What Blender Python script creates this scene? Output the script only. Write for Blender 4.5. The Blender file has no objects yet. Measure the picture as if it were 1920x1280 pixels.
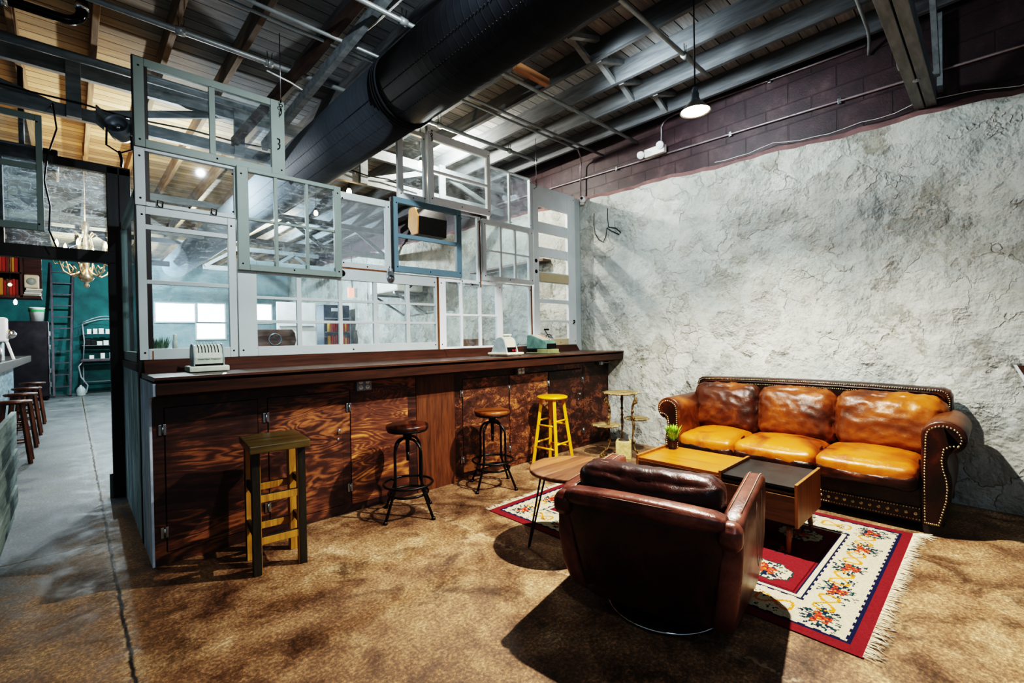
import bpy, bmesh, math, random
from math import sin, cos, pi, radians, sqrt, atan2, hypot
from mathutils import Vector, Matrix, Euler, noise as mn
random.seed(7)
SC = bpy.context.scene
COL = SC.collection
V = Vector

# ------------------------------------------------------------------ mesh builder
class MB:
    def __init__(s): s.bm = bmesh.new()
    def _merge(s, t, M=None, mi=0, smooth=False):
        if M is not None: t.transform(M)
        t.verts.index_update()
        vs = [s.bm.verts.new(v.co) for v in t.verts]
        for f in t.faces:
            try:
                g = s.bm.faces.new([vs[v.index] for v in f.verts]); g.material_index = mi; g.smooth = smooth
            except ValueError: pass
        t.free(); return vs
    def box(s, c, d, bev=0.0, rot=None, mi=0, seg=2, smooth=False):
        t = bmesh.new(); bmesh.ops.create_cube(t, size=1.0)
        bmesh.ops.scale(t, vec=V(d), verts=t.verts)
        if bev > 0:
            bev = min(bev, min(d) * .45)
            bmesh.ops.bevel(t, geom=list(t.edges), offset=bev, segments=seg, affect='EDGES', profile=.6)
        M = Matrix.Translation(V(c))
        if rot is not None: M = M @ Euler(rot).to_matrix().to_4x4()
        s._merge(t, M, mi, smooth); return s
    def lohi(s, a, b, bev=0.0, mi=0):
        return s.box([(a[i]+b[i])/2 for i in range(3)], [abs(b[i]-a[i]) for i in range(3)], bev, mi=mi)
    def bar(s, p0, p1, w, h, bev=0.0, roll=0.0, mi=0):
        p0 = V(p0); p1 = V(p1); d = p1-p0; L = d.length
        x = d.normalized(); up = V((0,0,1))
        if abs(x.z) > .98: up = V((0,1,0))
        y = up.cross(x).normalized(); z = x.cross(y)
        M = Matrix((x, y, z)).transposed().to_4x4(); M.translation = (p0+p1)/2
        if roll: M = M @ Matrix.Rotation(roll, 4, 'X')
        t = bmesh.new(); bmesh.ops.create_cube(t, size=1.0); bmesh.ops.scale(t, vec=V((L, w, h)), verts=t.verts)
        if bev > 0: bmesh.ops.bevel(t, geom=list(t.edges), offset=min(bev, w*.45, h*.45), segments=2, affect='EDGES', profile=.6)
        s._merge(t, M, mi); return s
    def tube(s, pts, r, seg=10, closed=False, mi=0, smooth=True):
        pts = [V(p) for p in pts]; n = len(pts)
        rs = r if isinstance(r, (list, tuple)) else [r]*n
        def tan(i):
            if closed: return (pts[(i+1) % n]-pts[(i-1) % n]).normalized()
            a = pts[max(i-1, 0)]; b = pts[min(i+1, n-1)]; return (b-a).normalized()
        t0 = tan(0); ref = V((0,0,1)) if abs(t0.z) < .9 else V((1,0,0))
        nrm = t0.cross(ref).normalized(); rings = []
        for i in range(n):
            t = tan(i); nrm = (nrm - t*nrm.dot(t))
            nrm = nrm.normalized() if nrm.length > 1e-6 else t.orthogonal().normalized()
            b = t.cross(nrm)
            rings.append([s.bm.verts.new(pts[i] + (nrm*cos(2*pi*k/seg) + b*sin(2*pi*k/seg))*rs[i]) for k in range(seg)])
        m = n if closed else n-1
        for i in range(m):
            A = rings[i]; B = rings[(i+1) % n]; sh = 0
            if closed and i == n-1:
                sh = min(range(seg), key=lambda q: (A[0].co-B[q].co).length)
            for k in range(seg):
                f = s.bm.faces.new((A[k], A[(k+1) % seg], B[(k+1+sh) % seg], B[(k+sh) % seg])); f.smooth = smooth; f.material_index = mi
        if not closed:
            for R in (rings[0][::-1], rings[-1]):
                f = s.bm.faces.new(R); f.material_index = mi
        return s
    def lathe(s, prof, c=(0,0,0), seg=28, M=None, mi=0, smooth=True, arc=2*pi):
        t = bmesh.new(); rings = []
        for (r, z) in prof:
            rings.append([t.verts.new((r*cos(2*pi*k/seg), r*sin(2*pi*k/seg), z)) for k in range(seg)] if r > 1e-6 else [t.verts.new((0,0,z))])
        for i in range(len(rings)-1):
            A, B = rings[i], rings[i+1]
            for k in range(seg):
                k2 = (k+1) % seg
                if len(A) > 1 and len(B) > 1: t.faces.new((A[k], A[k2], B[k2], B[k]))
                elif len(A) > 1: t.faces.new((A[k], A[k2], B[0]))
                elif len(B) > 1: t.faces.new((A[0], B[k2], B[k]))
        T = Matrix.Translation(V(c))
        if M is not None: T = T @ M.to_4x4()
        s._merge(t, T, mi, smooth); return s
    def prism(s, poly, o, u, v, w, mi=0, smooth_sides=False, bev=0.0):
        t = bmesh.new(); o = V(o); u = V(u); v = V(v); w = V(w)
        a = [t.verts.new(o+u*p[0]+v*p[1]) for p in poly]; b = [t.verts.new(o+u*p[0]+v*p[1]+w) for p in poly]
        n = len(poly); t.faces.new(a[::-1]); t.faces.new(b)
        for i in range(n): t.faces.new((a[i], a[(i+1) % n], b[(i+1) % n], b[i]))
        bmesh.ops.recalc_face_normals(t, faces=t.faces)
        if bev > 0:
            es = [e for f in (t.faces[0], t.faces[1]) for e in f.edges]
            bmesh.ops.bevel(t, geom=es, offset=bev, segments=2, affect='EDGES', profile=.6)
        s._merge(t, None, mi, smooth_sides); return s
    def ball(s, c, r, seg=12, rings=8, mi=0, rot=None):
        t = bmesh.new(); bmesh.ops.create_uvsphere(t, u_segments=seg, v_segments=rings, radius=1)
        rr = (r, r, r) if not isinstance(r, (tuple, list)) else r
        M = Matrix.Translation(V(c))
        if rot is not None: M = M @ Euler(rot).to_matrix().to_4x4()
        M = M @ Matrix.Diagonal((*rr, 1))
        s._merge(t, M, mi, True); return s
    def cushion(s, c, d, r=.06, n=14, puff=(0,0,0), rot=None, wr=0, ws=6, seed=0, fn=None, mi=0):
        """rounded, puffed box: d full sizes, puff = outward bulge of each pair of faces"""
        t = bmesh.new(); bmesh.ops.create_cube(t, size=2.0)
        bmesh.ops.subdivide_edges(t, edges=t.edges, cuts=n, use_grid_fill=True)
        h = V(d)/2; r = min(r, min(h)*.98)
        for v in t.verts:
            q = v.co.copy(); p = V((q.x*h.x, q.y*h.y, q.z*h.z))
            inner = V([max(-(h[i]-r), min(h[i]-r, p[i])) for i in range(3)])
            dd = p-inner
            nn = dd.normalized() if dd.length > 1e-7 else V((0,0,1))
            if dd.length > 1e-7: p = inner+nn*r
            bx, by, bz = 1-q.x**2, 1-q.y**2, 1-q.z**2
            p.x += q.x*puff[0]*by*bz; p.y += q.y*puff[1]*bx*bz; p.z += q.z*puff[2]*bx*by
            if wr:
                g = p*ws + V((seed*7.3, seed*3.1, seed))
                a = 1-abs(mn.noise(g)); b = 1-abs(mn.noise(g*2.3))
                p += nn*wr*((a**6)*1.1 + .5*b**6 - .5)
            if fn: p = fn(p, q)
            v.co = p
        M = Matrix.Translation(V(c))
        if rot is not None: M = M @ Euler(rot).to_matrix().to_4x4()
        s._merge(t, M, mi, True); return s
    def build(s, name, mat=None, parent=None, kind=None, autosmooth=None):
        off = V((0,0,0)); p = parent
        while p is not None: off += p.location; p = p.parent
        if off.length > 0: bmesh.ops.translate(s.bm, vec=-off, verts=s.bm.verts)
        bmesh.ops.recalc_face_normals(s.bm, faces=s.bm.faces)
        me = bpy.data.meshes.new(name)
        s.bm.to_mesh(me); s.bm.free()
        for m in (mat if isinstance(mat, (list, tuple)) else [mat]):
            if m is not None: me.materials.append(m)
        o = bpy.data.objects.new(name, me); COL.objects.link(o)
        if parent is not None: o.parent = parent
        if kind: o['kind'] = kind
        return o

def empty(name, loc=(0,0,0)):
    o = bpy.data.objects.new(name, None); COL.objects.link(o); o.location = loc; o.empty_display_size = .05; return o
def tag(o, label, cat, group=None, kind=None):
    o['label'] = label; o['category'] = cat
    if group: o['group'] = group
    if kind: o['kind'] = kind
    return o
def thing(name, label, cat, loc=(0,0,0), group=None): return tag(empty(name, loc), label, cat, group)
def struct(name, loc=(0,0,0)):
    o = empty(name, loc); o['kind'] = 'structure'; return o
def children(o): return [c for c in list(bpy.data.objects) if c.parent == o]
def dup(root, loc, rotz=None, label=None, group=None):
    def cp(o, par):
        c = o.copy(); COL.objects.link(c); c.parent = par
        for ch in children(o): cp(ch, c)
        return c
    r = cp(root, None); r.location = loc
    if rotz is not None: r.rotation_euler = (0,0,rotz)
    if label: r['label'] = label
    if group: r['group'] = group
    return r
def arc(c, r, a0, a1, n, ax='xy'):
    out = []
    for i in range(n+1):
        a = a0+(a1-a0)*i/n; p, q = r*cos(a), r*sin(a)
        out.append({'xy': (c[0]+p, c[1]+q, c[2]), 'xz': (c[0]+p, c[1], c[2]+q), 'yz': (c[0], c[1]+p, c[2]+q)}[ax])
    return out
def wallx(y): return 5.122+.046*y      # the plaster wall is a hair off square

# ------------------------------------------------------------------ materials
class NT:
    def __init__(s, name):
        m = bpy.data.materials.new(name); m.use_nodes = True; s.m = m; s.t = m.node_tree
        s.b = s.t.nodes['Principled BSDF']; s.out = s.t.nodes['Material Output']; s._oc = None
    def n(s, typ, **kw):
        x = s.t.nodes.new(typ)
        for k, v in kw.items():
            if k.startswith('i_'): x.inputs[k[2:].replace('_', ' ')].default_value = v
            else: setattr(x, k, v)
        return x
    def l(s, a, b): s.t.links.new(a, b)
    def oc(s, scale=(1,1,1), rot=(0,0,0), loc=(0,0,0), world=False):
        src = s.n('ShaderNodeNewGeometry').outputs['Position'] if world else s.n('ShaderNodeTexCoord').outputs['Object']
        mp = s.n('ShaderNodeMapping'); mp.inputs['Scale'].default_value = scale; mp.inputs['Rotation'].default_value = rot; mp.inputs['Location'].default_value = loc
        s.l(src, mp.inputs['Vector']); return mp.outputs[0]
    def noise(s, vec, scale, detail=5, rough=.55, dist=0):
        x = s.n('ShaderNodeTexNoise'); x.inputs['Scale'].default_value = scale; x.inputs['Detail'].default_value = detail
        x.inputs['Roughness'].default_value = rough; x.inputs['Distortion'].default_value = dist; s.l(vec, x.inputs['Vector']); return x.outputs['Fac']
    def ramp(s, fac, stops, interp='LINEAR'):
        x = s.n('ShaderNodeValToRGB'); x.color_ramp.interpolation = interp
        el = x.color_ramp.elements
        while len(el) < len(stops): el.new(.5)
        for e, (p, c) in zip(el, stops):
            e.position = p; e.color = (*c, 1) if isinstance(c, (tuple, list)) else (c, c, c, 1)
        s.l(fac, x.inputs['Fac']); return x.outputs['Color']
    def mix(s, f, a, b, typ='MIX'):
        x = s.n('ShaderNodeMix', data_type='RGBA', blend_type=typ)
        for sock, val in ((x.inputs[0], f), (x.inputs[6], a), (x.inputs[7], b)):
            if hasattr(val, 'is_output'): s.l(val, sock)
            else: sock.default_value = (*val, 1) if isinstance(val, (tuple, list)) else val
        return x.outputs[2]
    def math(s, op, a, b=None, c=None, clamp=False):
        x = s.n('ShaderNodeMath', operation=op, use_clamp=clamp)
        for i, val in enumerate((a, b, c)):
            if val is None: continue
            if hasattr(val, 'is_output'): s.l(val, x.inputs[i])
            else: x.inputs[i].default_value = val
        return x.outputs[0]
    def sep(s, vec):
        x = s.n('ShaderNodeSeparateXYZ'); s.l(vec, x.inputs[0]); return x.outputs
    def bump(s, h, strength=.3, dist=.01, prev=None):
        x = s.n('ShaderNodeBump'); x.inputs['Strength'].default_value = strength; x.inputs['Distance'].default_value = dist
        s.l(h, x.inputs['Height'])
        if prev is not None: s.l(prev, x.inputs['Normal'])
        return x.outputs[0]
    def set(s, **kw):
        for k, v in kw.items():
            key = {'base': 'Base Color', 'rough': 'Roughness', 'metal': 'Metallic', 'spec': 'Specular IOR Level', 'coat': 'Coat Weight', 'coatr': 'Coat Roughness', 'normal': 'Normal', 'emit': 'Emission Color', 'estr': 'Emission Strength', 'trans': 'Transmission Weight', 'alpha': 'Alpha', 'ior': 'IOR', 'sheen': 'Sheen Weight', 'sss': 'Subsurface Weight'}[k]
            sock = s.b.inputs[key]
            if hasattr(v, 'is_output'): s.l(v, sock)
            else: sock.default_value = (*v, 1) if isinstance(v, (tuple, list)) and sock.type == 'RGBA' else v
        return s
def hx(h):
    c = [int(h[i:i+2], 16)/255 for i in (0,2,4)]
    return tuple(x/12.92 if x <= .04045 else ((x+.055)/1.055)**2.4 for x in c)
def pm(name, c1, c2=None, scale=6, stretch=(1,1,1), lo=.35, hi=.65, rough=.5, metal=0, bump=0, bscale=60, bdist=.003, coat=0, spec=.5, detail=6, dist=.3, r2=None):
    t = NT(name); c1 = hx(c1) if isinstance(c1, str) else c1; c2 = c1 if c2 is None else (hx(c2) if isinstance(c2, str) else c2)
    vec = t.oc(scale=stretch); f = t.noise(vec, scale, detail, .6, dist)
    t.set(base=t.ramp(f, [(lo, c1), (hi, c2)]), metal=metal, coat=coat, spec=spec, coatr=.15)
    if r2 is not None: t.set(rough=t.ramp(f, [(lo, rough), (hi, r2)]))
    else: t.set(rough=rough)
    if bump: t.set(normal=t.bump(t.noise(vec, bscale, 4), bump, bdist))
    return t.m
def emis(name, col, strength, base=None):
    t = NT(name); t.set(base=base or col, emit=col, estr=strength, rough=.4); return t.m
# ---------------- big procedural surfaces
def m_floor():
    t = NT('stained_concrete'); P = t.oc(world=True); X, Y, Z = t.sep(P)
    big = t.noise(P, 1.1, 8, .62, .6); mid = t.noise(P, 4.5, 9, .68, .4); fine = t.noise(P, 62, 9, .8)
    f = t.math('ADD', t.math('MULTIPLY', big, .55), t.math('MULTIPLY', mid, .5))
    brown = t.ramp(f, [(.36, hx('382a20')), (.45, hx('684f3b')), (.52, hx('8a6c51')), (.6, hx('a88a6a')), (.7, hx('ccb696'))])
    brown = t.mix(t.ramp(t.noise(P, 2.2, 7, .7, 1.2), [(.52, 0.0), (.64, .75)]), brown, hx('3e2c1b'))
    speck = t.ramp(fine, [(.38, hx('2a2018')), (.5, hx('808080')), (.62, hx('ece2d0'))])
    brown = t.mix(.7, brown, speck, 'OVERLAY')
    grey = t.ramp(f, [(.34, hx('41464a')), (.5, hx('6f7578')), (.68, hx('8f9698'))])
    grey = t.mix(.45, grey, speck, 'OVERLAY')
    # brown stain gives way to grey concrete; slanted edge paints in the corridor's bluish daylight
    k = t.math('MULTIPLY', t.math('SUBTRACT', t.math('MULTIPLY_ADD', X, 2.6, 4.75), Y), .5)
    k = t.math('ADD', k, t.math('MULTIPLY', t.math('SUBTRACT', mid, .5), 1.3))
    k = t.ramp(t.math('MULTIPLY_ADD', k, .5, .5), [(.44, 0.0), (.66, 1.0)])
    c = t.mix(k, grey, brown)
    # saw-cut joints with crumbled edges
    wob = t.math('MULTIPLY', t.math('SUBTRACT', t.noise(P, 9, 4), .5), .035)
    d1 = t.math('ABSOLUTE', t.math('SUBTRACT', t.math('ADD', X, wob), .163))
    d2 = t.math('ADD', t.math('ABSOLUTE', t.math('SUBTRACT', t.math('ADD', Y, wob), 4.38)), t.math('MULTIPLY', t.math('GREATER_THAN', X, .2), 9))
    d3 = t.math('ABSOLUTE', t.math('SUBTRACT', t.math('ADD', X, wob), 2.08))
    d3 = t.math('ADD', d3, .012)
    d = t.math('MINIMUM', t.math('MINIMUM', d1, d2), d3)
    j = t.ramp(d, [(.004, 1.0), (.011, 0.0)]); edge = t.ramp(d, [(.012, .5), (.05, 0.0)])
    edge = t.math('MULTIPLY', edge, t.ramp(t.noise(P, 28, 5), [(.5, 0.0), (.56, 1.0)]))
    c = t.mix(edge, c, hx('b5a488')); c = t.mix(j, c, hx('0d0a08'))
    h = t.math('SUBTRACT', t.math('ADD', t.math('MULTIPLY', fine, .35), mid), t.math('MULTIPLY', j, 2.0))
    t.set(base=c, rough=t.ramp(mid, [(.35, .42), (.65, .7)]), normal=t.bump(h, .16, .004), spec=.35)
    return t.m
def m_plaster():
    t = NT('trowelled_plaster'); P = t.oc(world=True)
    def vmath(op, a, b=None):
        x = t.n('ShaderNodeVectorMath', operation=op)
        for k, val in enumerate((a, b)):
            if val is None: continue
            if hasattr(val, 'is_output'): t.l(val, x.inputs[k])
            else: x.inputs[k].default_value = val
        return x.outputs['Value'] if op == 'DOT_PRODUCT' else x.outputs[0]
    def warp(scale, amt, seed):
        x = t.n('ShaderNodeTexNoise'); x.inputs['Scale'].default_value = scale; x.inputs['Detail'].default_value = 5; x.inputs['Roughness'].default_value = .6
        t.l(vmath('ADD', P, (seed, seed, seed)), x.inputs['Vector'])
        return vmath('ADD', P, vmath('MULTIPLY', vmath('SUBTRACT', x.outputs['Color'], (.5, .5, .5)), (amt, amt, amt)))
    # overlapping trowel strokes: every cell is a slightly tilted plate, so the borders become little steps
    def plates(scale, D):
        v = t.n('ShaderNodeTexVoronoi'); v.inputs['Scale'].default_value = scale; v.inputs['Randomness'].default_value = 1; t.l(D, v.inputs['Vector'])
        return vmath('DOT_PRODUCT', vmath('SUBTRACT', D, v.outputs['Position']), vmath('SUBTRACT', v.outputs['Color'], (.5, .5, .5))), v.outputs['Color']
    D1 = warp(1.6, .75, 0); D2 = warp(3.4, .42, 7)
    h1, c1 = plates(1.9, D1); h2, c2 = plates(4.6, D2)
    def ridge(scale, D, w):
        v = t.n('ShaderNodeTexVoronoi', feature='DISTANCE_TO_EDGE'); v.inputs['Scale'].default_value = scale; t.l(D, v.inputs['Vector'])
        return t.ramp(v.outputs['Distance'], [(0.0, 1.0), (w, 0.0)])
    gate = t.ramp(t.noise(P, 2.3, 4), [(.5, 0.0), (.6, 1.0)])
    rd = t.math('MULTIPLY', ridge(1.9, D1, .02), gate); rd2 = t.math('MULTIPLY', ridge(4.6, D2, .035), t.ramp(t.noise(P, 1.4, 4), [(.52, 0.0), (.62, .8)]))
    fine = t.noise(P, 26, 8, .7); lump = t.noise(D1, 5, 8, .62, .5)
    h3, c3 = plates(10.5, D2); h = t.math('ADD', t.math('ADD', t.math('MULTIPLY', h1, 2.6), t.math('MULTIPLY', h2, 3.4)), t.math('MULTIPLY', h3, 1.0))
    h = t.math('ADD', h, t.math('ADD', t.math('MULTIPLY', rd, .07), t.math('MULTIPLY', rd2, .06)))
    h = t.math('ADD', h, t.math('ADD', t.math('MULTIPLY', fine, .03), t.math('MULTIPLY', lump, .1)))
    base = t.ramp(t.noise(P, 1.3, 6, .6), [(.3, hx('a9aeaa')), (.5, hx('bfc1ba')), (.7, hx('d0d0c7'))])
    cz = t.sep(c1)[0]; base = t.mix(.5, base, t.ramp(cz, [(0, hx('c9c9c4')), (1, hx('ffffff'))]), 'MULTIPLY')
    n1 = t.noise(D1, 1.5, 9, .68, .4)
    stain = t.math('MULTIPLY', t.ramp(n1, [(.535, 0.0), (.55, 1.0), (.62, .55), (.74, .0)]), t.ramp(t.noise(P, .8, 4, .55, .8), [(.44, .0), (.58, 1.0)]))
    base = t.mix(t.math('MULTIPLY', stain, .62), base, hx('77715f'))
    n2 = t.noise(D2, 3.1, 8, .68, .4)
    st2 = t.math('MULTIPLY', t.ramp(n2, [(.55, 0.0), (.565, 1.0), (.63, .3), (.72, 0.0)]), t.ramp(t.noise(P, 1.1, 4), [(.48, 0.0), (.62, .7)]))
    base = t.mix(t.math('MULTIPLY', st2, .6), base, hx('857f6c'))
    base = t.mix(t.ramp(t.noise(P, .6, 5, .6), [(.48, 0.0), (.72, .45)]), base, hx('7f8d95'))
    base = t.mix(t.math('MULTIPLY', t.math('ADD', rd, rd2), .18), base, hx('8a877c'))
    t.set(base=base, rough=.75, spec=.2, normal=t.bump(h, 1.0, .11)); return t.m
def m_brick():
    t = NT('painted_block'); P = t.oc(world=True); X, Y, Z = t.sep(P)
    cb = t.n('ShaderNodeCombineXYZ'); t.l(Y, cb.inputs[0]); t.l(Z, cb.inputs[1])
    b = t.n('ShaderNodeTexBrick'); t.l(cb.outputs[0], b.inputs['Vector']); b.inputs['Scale'].default_value = 1
    b.inputs['Brick Width'].default_value = .41; b.inputs['Row Height'].default_value = .205; b.inputs['Mortar Size'].default_value = .007; b.inputs['Mortar Smooth'].default_value = .3
    nn = t.noise(P, 5, 7, .65); c = t.ramp(nn, [(.3, hx('292023')), (.55, hx('3a2b2e')), (.75, hx('524142'))])
    c = t.mix(t.math('MULTIPLY', b.outputs['Fac'], .5), c, hx('1c1114'))
    h = t.math('SUBTRACT', t.math('MULTIPLY', t.noise(P, 70, 5, .7), .5), t.math('MULTIPLY', b.outputs['Fac'], .9))
    t.set(base=c, rough=.5, spec=.45, normal=t.bump(h, .7, .006)); return t.m
def m_deck():
    t = NT('roof_boards'); P = t.oc(world=True); X, Y, Z = t.sep(P)
    row = t.math('DIVIDE', Y, .138); fr = t.math('FRACT', row); idx = t.math('FLOOR', row)
    wn = t.n('ShaderNodeTexWhiteNoise', noise_dimensions='1D'); t.l(idx, wn.inputs['W'])
    gap = t.math('LESS_THAN', fr, .06)
    g = t.oc(world=True, scale=(1.2, 14, 14)); gr = t.noise(g, 3.2, 6, .65, .4)
    f = t.math('ADD', t.math('MULTIPLY', wn.outputs['Value'], .35), t.math('MULTIPLY', gr, .75))
    wood = t.ramp(f, [(.25, hx('7d6a52')), (.5, hx('a58c6a')), (.8, hx('c4aa84'))])
    dark = t.ramp(f, [(.25, hx('5c5f60')), (.55, hx('7c7f80')), (.8, hx('9c9d9c'))])
    # over-sprayed grey paint fades out towards the bare boards of the back left bay
    k = t.math('ADD', t.math('MULTIPLY', X, .42), t.math('MULTIPLY', t.math('SUBTRACT', 6.1, Y), .22))
    k = t.math('ADD', k, t.math('MULTIPLY', t.math('SUBTRACT', t.noise(P, 1.6, 5), .5), .8))
    k = t.ramp(k, [(.22, 0.0), (.62, 1.0)])
    c = t.mix(k, wood, dark); c = t.mix(gap, c, hx('0b0a09'))
    t.set(base=c, rough=.8, spec=.2, normal=t.bump(t.math('SUBTRACT', gr, gap), .4, .006)); return t.m
def m_joist():
    t = NT('joist_timber'); P = t.oc(world=True); X, Y, Z = t.sep(P); g = t.oc(world=True, scale=(10, 1, 10)); gr = t.noise(g, 2.6, 6, .65, .3)
    k = t.math('ADD', t.math('MULTIPLY', X, .4), t.math('MULTIPLY', t.math('SUBTRACT', 6.1, Y), .12)); k = t.ramp(k, [(.3, 0.0), (.95, 1.0)])
    wood = t.ramp(gr, [(.3, hx('6a543c')), (.7, hx('a08665'))]); dark = t.ramp(gr, [(.3, hx('4a4d50')), (.7, hx('6a6e70'))])
    t.set(base=t.mix(k, wood, dark), rough=.75, spec=.25, normal=t.bump(gr, .3, .004)); return t.m
def m_ply(name, scale, stretch, dk='24100b', md='4a2413', lt='a8602a', bands=13, seed=0, sh=0):
    """rotary-cut fir plywood: ragged light streaks with fine contour lines inside them"""
    t = NT(name); P = t.oc(scale=stretch, loc=(seed, seed*.7, 0)); n = t.noise(P, scale, 7, .6, 1.1); n2 = t.noise(P, scale*.8, 3, .5, .7)
    s = t.math('SINE', t.math('MULTIPLY', n2, bands*13)); fine = t.noise(t.oc(scale=(2, 2, 36)), 5, 8, .78)
    big = t.noise(t.oc(scale=(1, 1, 1.8), loc=(seed, 0, seed)), 1.6, 4, .55)
    f = t.math('ADD', t.math('MULTIPLY', n, .8), t.math('MULTIPLY', s, .055))
    f = t.math('ADD', f, t.math('ADD', t.math('MULTIPLY', t.math('SUBTRACT', fine, .5), .32), t.math('MULTIPLY', t.math('SUBTRACT', big, .5), .55)))
    c = t.ramp(f, [(.30-sh, hx(dk)), (.46-sh, hx(md)), (.51-sh, hx('6e4630')), (.62-sh, hx(lt))])
    t.set(base=c, rough=t.ramp(fine, [(.3, .36), (.7, .55)]), spec=.45, normal=t.bump(f, .12, .003)); return t.m
def m_wood(name, a, b, axis='x', scale=3, rough=.45, coat=0, planks=None, bump=.15):
    t = NT(name); st = {'x': (1.2, 14, 14), 'y': (14, 1.2, 14), 'z': (14, 14, 1.2)}[axis]
    n = t.noise(t.oc(scale=st), scale, 7, .66, .5); f = n
    if planks:
        ax, w = planks; q = t.sep(t.oc())[{'x': 0, 'y': 1, 'z': 2}[ax]]; d = t.math('DIVIDE', q, w)
        wn = t.n('ShaderNodeTexWhiteNoise', noise_dimensions='1D'); t.l(t.math('FLOOR', d), wn.inputs['W'])
        f = t.math('ADD', t.math('MULTIPLY', n, .7), t.math('MULTIPLY', wn.outputs['Value'], .35))
    c = t.ramp(f, [(.28, hx(a)), (.72, hx(b))])
    t.set(base=c, rough=rough, coat=coat, coatr=.2, normal=t.bump(n, bump, .003)); return t.m
def m_leather(name, a, b, c, scale=4, lo=.36, hi=.66, rough=.3, top=None, bump=.35):
    t = NT(name); P = t.oc(); n = t.noise(P, scale, 6, .62, .5)
    col = t.ramp(n, [(lo, hx(a)), ((lo+hi)/2, hx(b)), (hi, hx(c))])
    v = t.n('ShaderNodeTexVoronoi'); v.inputs['Scale'].default_value = 320; t.l(P, v.inputs['Vector'])
    cre = t.noise(P, 14, 6, .6, 1.4); cre = t.math('ABSOLUTE', t.math('SUBTRACT', cre, .5))
    cre = t.ramp(cre, [(0, 0.0), (.05, 1.0)])
    nb = t.bump(cre, bump*.5, .004); nb = t.bump(v.outputs['Distance'], .12, .001, nb)
    t.set(base=col, rough=t.ramp(n, [(.3, rough+.1), (.7, rough)]), spec=.4, normal=nb, coat=.03, coatr=.3); return t.m
def m_glass(name, haze=.06, tint=(.9,.95,.97), streak=0.0, scale=6, frost=0):
    """old window glass: see-through, mirror-like at an angle, with a film of dust and smears"""
    t = NT(name); nt = t.t; nt.nodes.remove(t.b)
    tr = t.n('ShaderNodeBsdfTransparent'); tr.inputs[0].default_value = (*tint, 1)
    gl = t.n('ShaderNodeBsdfGlossy'); gl.inputs['Roughness'].default_value = .03 if not frost else .25; gl.inputs[0].default_value = (.9,.95,1,1)
    df = t.n('ShaderNodeBsdfDiffuse'); df.inputs[0].default_value = (.82,.88,.92,1)
    tl = t.n('ShaderNodeBsdfTranslucent'); tl.inputs[0].default_value = (.82,.88,.92,1)
    ad = t.n('ShaderNodeMixShader'); ad.inputs[0].default_value = .5; t.l(df.outputs[0], ad.inputs[1]); t.l(tl.outputs[0], ad.inputs[2])
    fr = t.n('ShaderNodeFresnel'); fr.inputs['IOR'].default_value = 1.45
    m1 = t.n('ShaderNodeMixShader'); t.l(t.math('MULTIPLY', fr.outputs[0], .4), m1.inputs[0]); t.l(tr.outputs[0], m1.inputs[1]); t.l(gl.outputs[0], m1.inputs[2])
    P = t.oc(world=True)
    n = t.noise(P, scale, 7, .65, 1.2); f = t.ramp(n, [(.38, haze*.35), (.7, haze*1.9)])
    if streak:
        n2 = t.noise(t.oc(world=True, scale=(4, 4, 26)), 3, 7, .7, .6); f = t.math('ADD', f, t.ramp(n2, [(.54, 0.0), (.66, streak)]))
        n3 = t.math('ABSOLUTE', t.math('SUBTRACT', t.noise(P, 7, 3, .5, 2.5), .5)); f = t.math('ADD', f, t.ramp(n3, [(0, streak*.9), (.012, 0.0)]))
    m2 = t.n('ShaderNodeMixShader'); t.l(f, m2.inputs[0]); t.l(m1.outputs[0], m2.inputs[1]); t.l(ad.outputs[0], m2.inputs[2])
    t.l(m2.outputs[0], t.out.inputs[0]); return t.m
def m_paint(name, c, chip='6b5a48', amt=.66, rough=.5, scale=9):
    t = NT(name); P = t.oc(world=True); n = t.noise(P, scale, 8, .7, .3); d = t.noise(P, 2.5, 5)
    b = t.mix(.25, hx(c), t.ramp(d, [(.3, hx('9aa09c')), (.7, hx('ffffff'))]), 'MULTIPLY')
    b = t.mix(t.ramp(n, [(amt, 0.0), (amt+.05, .8)]), b, hx(chip))
    t.set(base=b, rough=rough, spec=.4, normal=t.bump(n, .15, .002)); return t.m

M = {}
M['floor'] = m_floor(); M['plaster'] = m_plaster(); M['brick'] = m_brick(); M['deck'] = m_deck(); M['joist'] = m_joist()
M['plyA'] = m_ply('plywood_dark', 1.5, (.75, 1, 2.6), dk='2a1a17', md='452c24', lt='9c683f', bands=9, seed=0); M['plyB'] = m_ply('plywood_bright', 1.7, (.8, 1, 2.9), dk='36211b', md='5c382a', lt='c58548', bands=10, seed=3.1, sh=.07)
M['plyC'] = m_ply('plywood_burl', 6.5, (1, 1, 1.6), bands=9, dk='2e1d18', md='4e3226', lt='aa7442', seed=5.7, sh=.05); M['plyD'] = m_ply('plywood_shade', 6, (1, 1, 1.3), dk='26160f', md='40261c', lt='7a4c2e', bands=8, seed=8.2)
M['board'] = m_wood('stained_board', '2c170d', '6b4023', 'z', 3.2, .5)
M['counter'] = m_wood('counter_top_wood', '2a1a13', '5a3b2a', 'x', 2.2, .36, coat=.08)
M['fascia'] = m_wood('counter_fascia_wood', '1d110b', '46291a', 'x', 2.5, .5)
M['splash'] = m_wood('backsplash_wood', '2a1710','53301f', 'x', 2.4, .4)
M['dark'] = pm('black_gap', '070504', rough=.9)
M['steel'] = pm('bright_steel', 'b8bcc0', '8e9295', rough=.3, metal=1)
M['chrome'] = pm('chrome', 'd5d8da', rough=.12, metal=1)
M['blackmetal'] = pm('black_metal', '141414', '1f1e1d', rough=.4, metal=.6, scale=20)
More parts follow.
